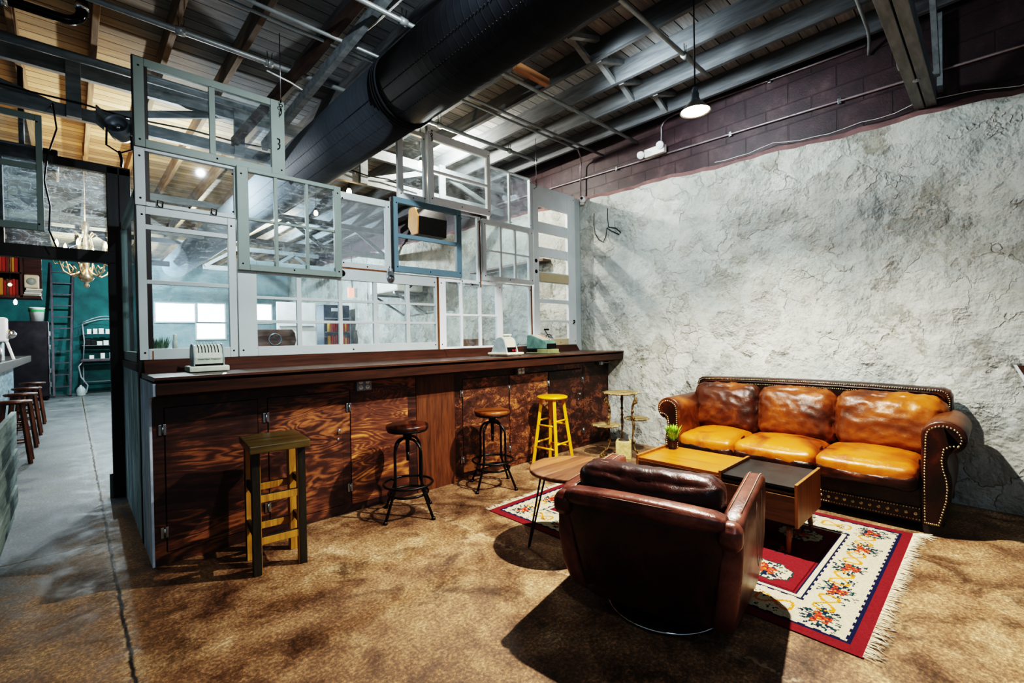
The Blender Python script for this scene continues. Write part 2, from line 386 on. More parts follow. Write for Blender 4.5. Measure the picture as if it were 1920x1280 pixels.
M['greybox'] = pm('grey_box_metal', '6f7880', '8b949b', rough=.45, metal=.4)
M['white'] = pm('white_plastic', 'e6e6e2', 'd6d6d0', rough=.4)
M['offwhite'] = pm('ivory_plastic', 'd8d3c0', 'c6c0aa', rough=.45)
M['whitepaint'] = m_paint('white_sash_paint', 'dfe5e6', amt=.68)
M['whitebright'] = m_paint('clean_white_paint', 'f2f5f6', amt=.74)
M['greypaint'] = m_paint('grey_green_paint', '87948e', amt=.72)
M['lightgreen'] = m_paint('pale_grey_paint', 'c3cbca', amt=.7)
M['bluepaint'] = m_paint('blue_grey_paint', '6d8793', '5b3a24', amt=.62)
M['cream'] = m_paint('cream_paint', 'cdbd9c', amt=.62)
M['rawedge'] = m_wood('raw_edge_wood', '4a2c17', '8a5a2e', 'z', 3)
M['glass'] = m_glass('window_glass', .02); M['glassdirty'] = m_glass('dirty_glass', .035, streak=.16, scale=5); M['glasssoft'] = m_glass('smeared_glass', .03, streak=.05)
M['glassfrost'] = m_glass('frosted_glass', .1, frost=1, scale=150); M['glassweather'] = m_glass('weathered_transom_glass', .10, streak=.5, scale=4)
M['truss'] = pm('truss_grey_paint', '5f6668', '7b8284', rough=.6, scale=4, stretch=(1, 5, 5))
M['pipe'] = pm('grey_pipe_paint', '83898a', '9aa0a0', rough=.4, metal=.3)
M['conduit'] = pm('conduit_steel', '7d7478', '9c9497', rough=.4, metal=.5)
M['darkwood'] = m_wood('dark_door_wood', '120d0a', '2b211a', 'z', 3, .5)
M['duct'] = None
M['teal'] = pm('teal_wall_paint', '0c4648', '1b6665', rough=.7, scale=2)
M['bulb'] = emis('warm_bulb', (1, .62, .28), 40); M['lampglow'] = emis('pendant_bulb', (1, .9, .74), 14)
def m_duct():
    t = NT('spiral_duct'); P = t.oc(world=True); X, Y, Z = t.sep(P)
    s = t.math('FRACT', t.math('ADD', t.math('MULTIPLY', Y, 14), t.math('MULTIPLY', t.math('SUBTRACT', X, Z), 1.2)))
    h = t.ramp(s, [(0, 1.0), (.12, .2), (.5, 0.0), (.88, .2), (1, 1.0)])
    c = t.ramp(t.noise(P, 2.5, 6, .6), [(.3, hx('15171a')), (.7, hx('24282d'))])
    # blends to a paler blue-grey towards the back room
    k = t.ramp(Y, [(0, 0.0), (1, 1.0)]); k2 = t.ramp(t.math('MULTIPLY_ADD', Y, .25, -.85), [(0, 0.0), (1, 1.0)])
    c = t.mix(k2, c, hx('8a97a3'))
    t.set(base=c, rough=.7, metal=0, spec=.16, normal=t.bump(h, .3, .004)); return t.m
M['duct'] = m_duct()
# ================================================================= SETTING
m = MB(); m.lohi((-4, -3, -.08), (8, 21, 0)); m.build('floor', M['floor'], kind='structure')
# right wall: plaster to about 3.2 m, painted block above, dusty ledge strip between
wr = struct('wall_right', (wallx(3), 3, 0))
m = MB(); n = 60
y0, y1 = -2.6, 18.6
def ptop(y): return 3.145+(y+.14)*.043 + .012*sin(y*5)+.008*sin(y*17)
bot = []; top = []
N = 160
for i in range(N+1):
    y = y0+(y1-y0)*i/N; x = wallx(y)
    bot.append(m.bm.verts.new((x, y, -.02))); top.append(m.bm.verts.new((x, y, ptop(y))))
back = [m.bm.verts.new((v.co.x+.06, v.co.y, v.co.z)) for v in top]
for i in range(N):
    m.bm.faces.new((bot[i], bot[i+1], top[i+1], top[i])); m.bm.faces.new((top[i], top[i+1], back[i+1], back[i]))
m.build('plaster_face', M['plaster'], wr)
m = MB(); v = [m.bm.verts.new(p) for p in ((wallx(y0)+.05, y0, 2.9), (wallx(y1)+.05, y1, 2.9), (wallx(y1)+.05, y1, 4.6), (wallx(y0)+.05, y0, 4.6))]
m.bm.faces.new(v); m.build('block_face', M['brick'], wr)
m = MB(); ledge = pm('dusty_ledge_paint', '5f4747', '7d5f5c', rough=.7, scale=6, bump=.3)
for i in range(N):
    a = y0+(y1-y0)*i/N; b = y0+(y1-y0)*(i+1)/N
    h1 = .055+.012*mn.noise(V((a*4, 0, 0))); h2 = .055+.012*mn.noise(V((b*4, 0, 0)))
    q = [(wallx(a)+.03, a, ptop(a)-.02), (wallx(b)+.03, b, ptop(b)-.02), (wallx(b)+.03, b, ptop(b)+h2), (wallx(a)+.03, a, ptop(a)+h1)]
    m.bm.faces.new([m.bm.verts.new(p) for p in q])
m.build('ledge_strip', ledge, wr)
# far walls of the back room
wb = MB(); wb.lohi((-4, 18.6, -.02), (1.5, 18.7, 4.6)); wb.build('wall_back', M['teal'], kind='structure')
wb = MB(); wb.lohi((1.5, 18.6, -.02), (8, 18.7, 4.6)); wb.build('wall_back', pm('pale_back_wall', '8ba3a8', 'b9cacc', rough=.7, scale=1.5), kind='structure')  # pale stretch of wall paints in the whitish glare around the windows
wl = MB(); wl.lohi((-4.1, 4.5, -.02), (-4, 18.6, 4.6)); wl.build('wall_left', pm('dark_wall_paint', '1b2224', '26302f', rough=.8), kind='structure')

# ceiling: boards and joists, everything running on over the back room
ce = struct('ceiling', (2, 5, 4.14))
m = MB(); m.lohi((-4.1, -3, 4.14), (8, 18.7, 4.2)); m.build('roof_boards', M['deck'], ce)
jx = [5.0, 4.49, 4.03, 3.55, 3.07, 2.59, 2.11, 1.63, 1.12, .63, .16, -.33, -.82, -1.31, -1.8]
for x in jx:
    m = MB(); m.lohi((x, -3, 3.95), (x+.045, 18.6, 4.14), .004); m.build('joist', M['joist'], ce)
# short diagonal bridging between the right hand joists
for (xa, xb, y) in ((4.49, 5.0, 2.5), (4.03, 4.49, 2.62), (3.55, 4.03, 2.55), (3.07, 3.55, 2.5)):
    m = MB(); m.bar((xa+.05, y, 3.965), (xb, y+.02, 4.12), .05, .04); m.bar((xa+.05, y+.1, 4.12), (xb, y+.12, 3.965), .05, .04)
    m.build('bridging', pm('bridging_timber', '6d7274', '8b9092', rough=.7), ce)
m = MB(); m.lohi((3.02, 3.04, 3.885), (3.47, 3.10, 3.95), .003); m.build('raw_blocking', m_wood('raw_pine', '8a6446', 'b98f68', 'x', 2, .7), ce)
# trusses
def truss_root(): return struct('trim_1', (2.4, 5.7, 3.4))
tr = truss_root()
for a, b in ((-2.5, 1.74), (2.41, 5.25)):
    m = MB(); m.lohi((a, 5.66, 3.42), (b, 5.72, 3.53), .004); m.build('bottom_chord', M['truss'], tr)
m = MB(); m.lohi((-2.5, 5.66, 3.8), (5.25, 5.72, 3.93), .004); m.build('top_chord', M['truss'], tr)
for x in (-1.4, .0, 1.3, 2.72, 3.95):
    m = MB(); m.lohi((x, 5.62, 3.42), (x+.1, 5.66, 3.95), .003); m.build('web', M['truss'], tr)
for (a, b) in ((-1.3, -.02), (1.25, .12), (2.45, 2.7), (3.9, 2.84), (4.1, 5.2)):
    m = MB(); m.bar((a, 5.74, 3.86), (b, 5.74, 3.5), .035, .07); m.build('web', M['truss'], tr)
for (y, nm) in ((9.8, 'trim_2'), (13.8, 'trim_3')):
    t2 = struct(nm, (2.4, y, 3.3))
    for a, b in ((-3.5, 1.74), (2.41, 5.3)):
        m = MB(); m.lohi((a, y-.03, 3.26), (b, y+.03, 3.38)); m.build('bottom_chord', M['truss'], t2)
    m = MB(); m.lohi((-3.5, y-.03, 3.82), (5.3, y+.03, 3.93)); m.build('top_chord', M['truss'], t2)
    for i in range(5):
        a = (-3.3, -1.8, -.3, 2.45, 3.85)[i] if i < 5 else -3.4; m = MB(); m.bar((a, y-.05, 3.34), (a+.75, y-.05, 3.86), .03, .08); m.bar((a+.75, y+.05, 3.86), (a+1.5, y+.05, 3.34), .03, .08); m.build('web', M['truss'], t2)
# near truss: its grey bottom chord lands on the plaster ledge at the right
t4 = struct('trim_4', (4.4, .4, 3.3))
m = MB(); m.lohi((1.4, .335, 3.245), (5.17, .40, 3.37), .004); m.lohi((1.4, .41, 3.245), (5.17, .475, 3.37), .004); m.build('bottom_chord', M['truss'], t4)
m = MB(); m.box((4.33, .47, 3.31), (.09, .04, .07), .01); m.lathe([(0, 0), (.022, 0), (.022, .02), (0, .02)], (4.55, .405, 3.235), 12); m.build('bolt_plate', M['steel'], t4)
m = MB(); m.bar((4.9, .315, 3.37), (4.5, .315, 3.95), .035, .08); m.build('web', M['truss'], t4)
m = MB(); m.lohi((5.10, .295, 3.33), (5.165, .33, 3.95)); m.build('wall_post', M['truss'], t4)
# kicker braces from the joists down to the partition truss
t5 = struct('trim_5', (1.5, 4, 3.6))
m = MB(); m.bar((1.30, 5.66, 3.55), (1.64, 3.2, 3.98), .05, .09, .003); m.build('brace', pm('brown_brace', '3a2d28', '52433b', rough=.7), t5)
m = MB(); m.bar((1.44, 5.1, 3.37), (1.76, 3.1, 3.98), .05, .09, .003); m.build('brace', M['truss'], t5)

# ---- corridor side of the bar: low rendered wall with a narrow glazed frame and dark corner post
wl2 = struct('wall_partition', (.335, 5, 0))
m = MB(); m.lohi((.335, 4.17, 0), (.40, 5.56, 1.205), .004)
t = NT('distressed_render'); P = t.oc(world=True); nn = t.noise(t.oc(world=True, scale=(1, 3, .6)), 3.2, 7, .66, .4)
t.set(base=t.ramp(nn, [(.32, hx('4c5a59')), (.48, hx('8b9c9b')), (.62, hx('bccac9'))]), rough=.75, normal=t.bump(nn, .5, .008)); M['render'] = t.m
m.build('render_panel', M['render'], wl2)
m = MB(); m.lohi((.322, 4.15, 1.205), (.42, 5.6, 1.265), .006); m.build('cap_rail', M['darkwood'], wl2)
m = MB(); m.lohi((.332, 4.142, 0), (.42, 4.172, 3.42), .003); m.build('corner_post', M['darkwood'], wl2)
wn = struct('window_1', (.35, 4.9, 1.27))
m = MB()
for (a, b, c, d) in ((4.19, 4.27, 1.265, 2.5), (5.40, 5.5, 1.265, 2.5), (4.19, 5.5, 1.265, 1.34), (4.19, 5.5, 2.43, 2.5)): m.lohi((.335, a, c), (.375, b, d), .004)
m.build('frame', M['greypaint'], wn)
m = MB(); m.lohi((.352, 4.26, 1.33), (.357, 5.41, 2.44)); m.build('glass', M['glasssoft'], wn)

# ---- dark doorway with weathered transom light
dr = struct('door_1', (0, 5.6, 0))
m = MB(); m.lohi((.25, 5.56, 0), (.335, 5.64, 3.02), .005); m.lohi((.335, 5.56, 0), (.42, 5.64, 3.02), .005); m.build('post', M['darkwood'], dr)
m = MB(); m.lohi((-1.9, 5.55, 2.14), (.3, 5.65, 2.245), .005); m.build('header', M['darkwood'], dr)
m = MB(); m.lohi((-1.9, 5.56, 2.955), (.42, 5.64, 3.03), .005); m.build('top_rail', M['darkwood'], dr)
m = MB(); m.lohi((-.47, 5.56, 2.245), (-.385, 5.64, 2.955), .005); m.build('stile', M['darkwood'], dr)
m = MB(); m.lohi((-.385, 5.598, 2.245), (.25, 5.603, 2.955)); m.build('transom_glass', M['glassweather'], dr)
m = MB(); m.lohi((.225, 5.585, .0), (.25, 5.615, .22), .004); m.build('door_stop', M['greypaint'], dr)

# ================================================================= BAR
bc = thing('bar_cabinet', 'long dark-stained plywood bar cabinet along the window partition', 'cabinet', (2.8, 3.9, 0))
YC = 3.647
m = MB(); m.lohi((.352, YC+.018, 0), (5.26, 4.12, 1.13)); m.build('carcass', M['dark'], bc)
m = MB()
frame = [(.352, .41), (.952, 1.012), (1.565, 1.628), (2.165, 2.25)]
for a, b in frame: m.lohi((a, YC, .075), (b, YC+.02, .995))
m.lohi((.352, YC, .995), (2.25, YC+.02, 1.13)); m.lohi((.352, YC, 0), (2.25, YC+.02, .075)); m.build('face_frame', M['plyA'], bc)
m = MB()
for a, b in ((2.68, 2.775), (3.40, 3.412), (4.035, 4.045), (4.665, 4.695)): m.lohi((a, YC, .06), (b, YC+.02, 1.0))
m.lohi((2.68, YC, 1.0), (5.27, YC+.02, 1.13)); m.lohi((2.68, YC, 0), (5.27, YC+.02, .06)); m.build('face_frame', M['plyD'], bc)
m = MB(); m.lohi((2.252, YC-.006, 0), (2.677, YC+.02, 1.13), .002); m.build('vertical_board', M['board'], bc)
m = MB(); m.prism([(3.42, 1.164), (3.42, 1.09), (3.62, 1.06), (YC-.001, 1.02), (YC-.001, 0), (4.13, 0), (4.13, 1.164)], (.338, 0, 0), (0, 1, 0), (0, 0, 1), (.013, 0, 0))
m.build('end_panel', pm('whitewashed_end_panel', '8b97a6', 'c3ccd6', rough=.6, scale=4, stretch=(1, 3, .8), bump=.3), bc)['label'] = 'pale whitewashed end panel'
def hinge(par, x, z):
    h = MB(); h.lohi((x-.021, YC-.009, z-.034), (x-.004, YC-.004, z+.034), .002); h.lohi((x+.004, YC-.009, z-.034), (x+.02, YC-.004, z+.034), .002)
    h.tube([(x, YC-.012, z-.026), (x, YC-.012, z+.026)], .006, 8); h.build('hinge', M['steel'], par)
def door(x0, x1, z0, z1, mat, hx_, knob=None):
    m = MB(); m.lohi((x0+.006, YC-.004, z0), (x1-.002, YC+.016, z1), .002); d = m.build('door', mat, bc)
    for z in (.855, .205): hinge(d, hx_, z)
    if knob:
        k = MB(); R = Matrix.Rotation(pi/2, 3, 'X')
        k.lathe([(0, .03), (.012, .03), (.0165, .024), (.0165, .018), (.008, .012), (.008, 0), (.012, 0), (.012, -.002)], (knob, YC-.004, .68), 14, R); k.build('knob', M['chrome'], d)
        k = MB(); k.lathe([(0, .006), (.009, .005), (.011, 0)], (knob, YC-.004, .61), 12, R); k.build('lock', M['chrome'], d)
    return d
door(.41, .95, .08, .99, M['plyA'], .402)
door(1.012, 1.565, .08, .99, M['plyA'], 1.003, 1.528)
door(1.628, 2.165, .06, .995, M['plyB'], 1.618)
door(2.775, 3.398, .07, .995, M['plyC'], 2.765)
door(3.412, 4.033, .06, .99, M['plyC'], 3.405, 3.985)
door(4.047, 4.665, .05, .985, M['plyD'], 4.04, 4.6)
d7 = door(4.695, 5.25, .05, 1.0, M['plyD'], 4.685)
# counter slab
ct = thing('bar_counter', 'dark brown wooden bar top with thick slanted front edge under the windows', 'counter', (2.8, 3.8, 1.13))
xe = wallx(3.4)-.015
m = MB(); m.prism([(3.40, 1.2), (3.40, 1.185), (3.43, 1.175), (4.14, 1.165), (4.14, 1.2)], (.345, 0, 0), (0, 1, 0), (0, 0, 1), (xe-.345, 0, 0)); m.build('top', M['counter'], ct)
m = MB(); m.prism([(3.404, 1.164), (3.412, 1.095), (3.60, 1.06), (3.645, 1.13), (3.645, 1.164)], (.352, 0, 0), (0, 1, 0), (0, 0, 1), (xe-.352-.003, 0, 0)); m.build('fascia', M['fascia'], bc)
m = MB()
bsx = thing('backsplash_board', 'red-brown wooden strip between the bar top and the window sashes', 'board', (2.8, 4.1, 1.2))
for a, b in ((.36, 2.9), (2.903, 4.3), (4.303, 5.17)): m.prism([(4.055, 1.2), (4.115, 1.285), (4.14, 1.285), (4.14, 1.2)], (a, 0, 0), (0, 1, 0), (0, 0, 1), (b-a, 0, 0))
m.build('strip', M['splash'], bsx)
# outlets
def outlet(x0, x1, z0, z1, lab, gangs):
    o = thing('electrical_outlet', lab, 'outlet', ((x0+x1)/2, YC, z0))
    m = MB(); m.lohi((x0, YC-.05, z0), (x1, YC-.002, z1), .006); m.build('box', M['greybox'], o)
    for cx in ([x0+(x1-x0)*.28, x0+(x1-x0)*.72] if gangs == 2 else [(x0+x1)/2]):
        for cz in (z0+(z1-z0)*.29, z0+(z1-z0)*.72):
            p = MB(); R = Matrix.Rotation(pi/2, 3, 'X')
            p.lathe([(0, .004), (.0165, .003), (.018, 0)], (cx, YC-.05, cz), 14, R, 0)
            for sx in (-.006, .006): p.lohi((cx+sx-.0016, YC-.0555, cz-.001), (cx+sx+.0016, YC-.0535, cz+.008), mi=1)
            p.lathe([(0, .0015), (.003, 0)], (cx, YC-.054, cz-.008), 8, R, 1)
            p.build('socket', [M['white'], M['dark']], o)
    return o
outlet(1.67, 1.80, .985, 1.085, 'grey four-way outlet box above the bright cabinet door behind the black stool', 2)
outlet(3.50, 3.61, .995, 1.09, 'grey four-way outlet box on the bar front left of the yellow stool', 2)
o = outlet(4.99, 5.09, 1.02, 1.085, 'small pale outlet box with white cord at the far right end of the bar', 1)
m = MB(); m.tube([(5.09, YC-.03, 1.05), (5.13, YC-.06, 1.043), (5.18, YC-.05, 1.04), (5.22, YC-.06, 1.06), (5.25, YC-.05, 1.1)], .004, 6); m.build('cord', M['white'], o)

# ================================================================= WINDOW PARTITION (plane y = 4.13)
YP = 4.13
def sash(label, outer, cols, rows, mat, y=YP, th=.04, mw=.02, glass=None, glass_rects=None, rail=None, name='window_sash', extra=None):
    """outer (x0,x1,z0,z1); cols/rows = list of clear openings"""
    x0, x1, z0, z1 = outer
    o = thing(name, label, 'window', ((x0+x1)/2, y, z0))
    m = MB(); gx0, gx1 = cols[0][0], cols[-1][1]; gz0, gz1 = rows[0][0], rows[-1][1]
    e = .004
    m.lohi((x0, y, z0), (gx0, y+th, z1), e); m.lohi((gx1, y, z0), (x1, y+th, z1), e)
    m.lohi((gx0, y+.001, gz1), (gx1, y+th-.001, z1), e); m.lohi((gx0, y+.001, z0), (gx1, y+th-.001, gz0), e)
    m.build('frame', mat, o)
    if len(cols) > 1 and len(rows) > 1:
        k = MB()
        for i in range(len(cols)-1): k.lohi((cols[i][1], y+.006, gz0), (cols[i+1][0], y+th-.006, gz1), .003)
        for i in range(len(rows)-1): k.lohi((gx0, y+.008, rows[i][1]), (gx1, y+th-.008, rows[i+1][0]), .003)
        k.build('glazing_bar', mat, o)
    elif len(cols)+len(rows) > 2:
        for i in range(len(cols)-1): k = MB(); k.lohi((cols[i][1], y+.006, gz0), (cols[i+1][0], y+th-.006, gz1), .003); k.build('glazing_bar', mat, o)
        for i in range(len(rows)-1): k = MB(); k.lohi((gx0, y+.008, rows[i][1]), (gx1, y+th-.008, rows[i+1][0]), .003); k.build('glazing_bar', mat, o)
    if glass:
        g = MB(); g.lohi((gx0-.008, y+th*.55, gz0-.008), (gx1+.008, y+th*.55+.004, gz1+.008)); g.build('glass', glass, o)
    # screw heads along the frame
    s = MB(); R = Matrix.Rotation(pi/2, 3, 'X')
    for (sx, sz) in ((x0+.03, z0+.05), (x0+.03, z1-.06), (x1-.03, z0+.05), (x1-.03, z1-.06), ((x0+x1)/2, z0+.03)): s.lathe([(0, .001), (.007, .001), (.007, 0)], (sx, y, sz), 8, R)
    s.build('screw_holes', M['dark'], o)
    return o
sA = sash('grey green two-pane sash at the top left corner of the partition', (.34, 1.33, 2.785, 3.41), [(.40, .79), (.83, 1.225)], [(2.845, 3.355)], M['greypaint'], glass=M['glasssoft'])
m = MB(); m.tube([(1.27, YP-.004, 3.0), (1.285, YP-.012, 3.015), (1.287, YP-.012, 3.04), (1.275, YP-.01, 3.05), (1.287, YP-.012, 3.06), (1.285, YP-.012, 3.085), (1.268, YP-.004, 3.09)], .004, 6); m.build('wire_hook', M['blackmetal'], sA)
sB = sash('grey tall single-pane sash right below the top left sash', (.335, .965, 2.375, 2.78), [(.395, .945)], [(2.405, 2.76)], M['lightgreen'], y=YP+.004, glass=M['glasssoft'])
for x in (.47, .80):
    m = MB(); m.tube([(x, YP, 2.378), (x-.012, YP-.015, 2.385), (x-.012, YP-.015, 2.42), (x+.02, YP-.015, 2.415), (x+.02, YP, 2.38)], .004, 6, True); m.build('sash_lift', M['blackmetal'], sB)
sC = sash('white three-light sash at the left behind the pale check writer', (.34, .948, 1.287, 2.37), [(.39, .895)], [(1.365, 1.825), (1.855, 2.21), (2.245, 2.315)], M['lightgreen'], glass=M['glassdirty'], mw=.03)
m = MB(); m.lohi((.41, YP-.001, 1.287), (.418, YP+.002, 1.35)); m.build('bare_chip', M['rawedge'], sC)
sD = sash('grey six-pane sash hung over the left half of the partition', (.955, 1.785, 1.97, 2.785), [(1.035, 1.225), (1.252, 1.475), (1.50, 1.725)], [(2.02, 2.37), (2.39, 2.75)], M['greypaint'], y=YP-.0425, glass=M['glassdirty'])
m = MB(); m.prism([(-.025, .0), (.025, .0), (.012, -.018), (0, -.03), (-.012, -.018)], (1.36, YP-.04, 2.75), (1, 0, 0), (0, 0, 1), (0, .01, 0)); m.build('sash_catch', M['blackmetal'], sD)
sE = sash('long white fifteen-pane sash standing on the bar, middle of the partition', (.955, 2.835, 1.287, 2.06), [(1.09, 1.40), (1.44, 1.765), (1.80, 2.105), (2.147, 2.46), (2.505, 2.815)], [(1.365, 1.555), (1.58, 1.75), (1.775, 1.955)], M['lightgreen'], glass=M['glasssoft'])
m = MB(); R = Matrix.Rotation(pi/2, 3, 'X'); m.lathe([(0, .002), (.03, .002), (.03, 0)], (1.80, YP, 2.015), 16, R); m.build('knob_hole', M['dark'], sE)
m = MB(); m.lohi((2.245, YP-.012, 2.0), (2.325, YP, 2.075), .008); m.lathe([(0, .03), (.012, .03), (.016, .02), (.034, .018), (.038, .006), (.036, 0)], (2.285, YP-.008, 2.0), 18, R)
m.ball((2.285, YP-.045, 2.0), .013)
for dx in (-.02, .02): m.lohi((2.285+dx-.006, YP-.02, 2.06), (2.285+dx+.006, YP-.002, 2.1), .002)
m.build('rim_latch', M['steel'], sE)
sF = sash('frosted single-pane sash between the grey six-pane and blue sashes', (1.786, 2.31, 2.065, 2.765), [(1.80, 2.25)], [(2.125, 2.70)], M['lightgreen'], glass=M['glassfrost'])
m = MB(); m.lohi((1.79, YP-.004, 2.061), (2.30, YP-.0005, 2.075)); m.build('raw_lower_edge', M['rawedge'], sF)
sG = sash('small blue-grey two-light sash hung at the centre of the partition', (2.315, 3.145, 2.07, 2.812), [(2.36, 3.08)], [(2.135, 2.415), (2.455, 2.755)], M['bluepaint'], y=YP-.0425, glass=None)
m = MB(); m.lohi((2.30, YP-.02, 2.07), (2.315, YP+.02, 2.81), .003); m.build('raw_left_edge', M['darkwood'], sG)
sH = sash('narrow white sash at the top right, next to the duct', (2.395, 2.735, 2.82, 3.55), [(2.455, 2.70)], [(2.885, 3.51)], M['whitepaint'], glass=M['glassdirty'])
sI = sash('bright white two-light sash highest on the right of the partition', (2.74, 3.585, 2.825, 3.58), [(2.795, 3.535)], [(2.90, 3.16), (3.185, 3.495)], M['whitebright'], y=YP-.0425, glass=M['glasssoft'])
sJ = sash('thin-framed clear sash just left of the top of the white panelled door', (3.59, 4.325, 2.785, 3.44), [(3.61, 3.93), (3.95, 4.29)], [(2.80, 3.425)], M['whitepaint'], glass=M['glasssoft'])
sK = sash('tall narrow clear pane between the blue sash and the right six-pane sash', (3.147, 3.455, 1.99, 2.80), [(3.15, 3.41)], [(2.0, 2.79)], M['whitepaint'], glass=M['glasssoft'])
m = MB(); m.lohi((3.435, YP-.003, 1.99), (3.45, YP+.01, 2.76)); m.build('raw_stile_edge', M['rawedge'], sK)
sL = sash('white six-pane sash hung beside the white panelled door', (3.455, 4.295, 2.07, 2.78), [(3.50, 3.73), (3.755, 3.97), (3.995, 4.215)], [(2.125, 2.415), (2.43, 2.725)], M['whitepaint'], y=YP-.0425, glass=M['glasssoft'])
sM = sash('bright white six-pane sash standing on the bar behind the cream check writer', (2.86, 3.77, 1.287, 2.06), [(2.95, 3.15), (3.18, 3.42), (3.455, 3.69)], [(1.31, 1.65), (1.675, 2.02)], M['whitebright'], glass=M['glasssoft'])
m = MB()
for x in (3.04, 3.27, 3.36): m.lohi((x-.06, YP-.006, 2.0), (x+.06, YP+.004, 2.02), .003)
m.build('sash_lift', M['steel'], sM)
m = MB(); m.lohi((2.837, YP-.002, 1.287), (2.86, YP+.04, 2.06)); m.build('raw_left_edge', M['rawedge'], sM)
sN = sash('plain clear pane between the bright six-pane sash and the panelled door', (3.77, 4.30, 1.287, 2.06), [(3.785, 4.25)], [(1.295, 2.05)], M['whitepaint'], glass=M['glasssoft'])
m = MB(); m.lohi((4.275, YP-.003, 1.287), (4.298, YP+.002, 2.06)); m.build('raw_stile_edge', M['rawedge'], sN)
rowsO = [(1.375, 1.595), (1.625, 1.85), (1.9, 2.12), (2.26, 2.46), (2.58, 2.77), (2.91, 3.11)]
sO = sash('white salvaged panelled door with open panels standing at the right end of the bar', (4.332, 5.185, 1.287, 3.375), [(4.43, 5.02)], rowsO, M['whitepaint'], name='panelled_door', glass=None, y=YP-.01)
sO['category'] = 'door'
m = MB()
for z in (2.28, 2.42): m.lathe([(0, .002), (.024, .002), (.026, 0)], (4.375, YP-.01, z-.03), 14, R)
m.build('lock_hole', pm('raw_lock_hole', '3a1f14', rough=.8), sO)
m = MB(); m.lohi((4.46, YP-.014, 1.287), (5.0, YP-.008, 1.37), .002); m.lohi((4.44, YP-.013, 2.13), (5.03, YP-.008, 2.245), .002); m.build('bare_rail', M['cream'], sO)
m = MB(); m.tube([(5.11, YP-.012, 1.58), (5.125, YP-.03, 1.60), (5.12, YP-.03, 1.625), (5.105, YP-.02, 1.62)], .009, 6); m.build('hook', M['blackmetal'], sO)
m = MB(); m.lohi((5.19, YP-.0, 1.2), (wallx(4.13)-.004, YP+.05, 3.36), .003); tag(m.build('scribe_strip', M['lightgreen']), 'pale blue-grey strip filling the gap between panelled door and plaster wall', 'strip')
# hanging rods with clips that carry the partition
def rod(x, ztop, zbot, lab, y=YP-.045):
    o = thing('hanging_rod', lab, 'hanging rod', (x, y, ztop), 'steel rods that hold up the partition')
    m = MB(); m.tube([(x, y, ztop), (x, y, zbot+.12)], .0035, 6); m.build('rod', M['steel'], o)
    m = MB()
    for i in range(3): m.tube(arc((x, y, zbot+.1-.036*i), .012, 0, 2*pi, 10, 'xz' if i % 2 else 'yz')[:-1], .0035, 6, True)
    m.tube([(x, y+.02, zbot-.01), (x, y-.008, zbot), (x, y-.01, zbot+.03)], .004, 6); m.build('clip', M['blackmetal'], o)
rod(1.29, 3.95, 3.29, 'thin steel rod and clip above the grey green top left sash')
rod(2.775, 3.95, 3.48, 'thin steel rod and clip above the highest white sash')
rod(4.365, 3.95, 3.33, 'thin steel rod and clip above the white panelled door')
# ================================================================= STOOLS
def place(o, loc, rz): o.location = loc; o.rotation_euler = (0,0,rz)
# square rustic stool
st = thing('bar_stool', 'square rustic stool with black and raw yellow wood legs, nearest the camera', 'stool')
M['rawy'] = m_wood('raw_yellow_wood', '7d5a26', 'c9993f', 'z', 3, .5); M['stain'] = m_wood('black_stain', '17150f', '38352c', 'z', 3, .4)
M['olive'] = m_wood('olive_seat_wood', '2e2816', '6a5a34', 'x', 2.2, .3, coat=.2)
m = MB(); m.box((0,0,.766), (.335,.425,.046), .006); m.build('seat', M['olive'], st)
for sx in (-1, 1):
    for sy in (-1, 1):
        m = MB(); m.box((sx*.128, sy*.13, .372), (.045,.05,.745), .003)
        m.box((sx*(.128-.0235), sy*.13, .372), (.003,.044,.74), mi=1); m.box((sx*.128, sy*(.13-.026), .372), (.04,.003,.74), mi=1)
        m.build('leg', [M['stain'], M['rawy']], st)
for z in (.20, .455):
    for sy in (-1, 1):
        m = MB(); m.box((0, sy*.138, z), (.212,.02,.045), .003, mi=1); m.box((0, sy*.138, z+.0235), (.21,.018,.003)); m.build('rung', [M['stain'], M['rawy']], st)
    for sx in (-1, 1):
        m = MB(); m.box((sx*.136, 0, z+.045), (.02,.212,.045), .003); m.build('rung', M['stain'], st)
place(st, (.922, 3.195, 0), radians(-6))
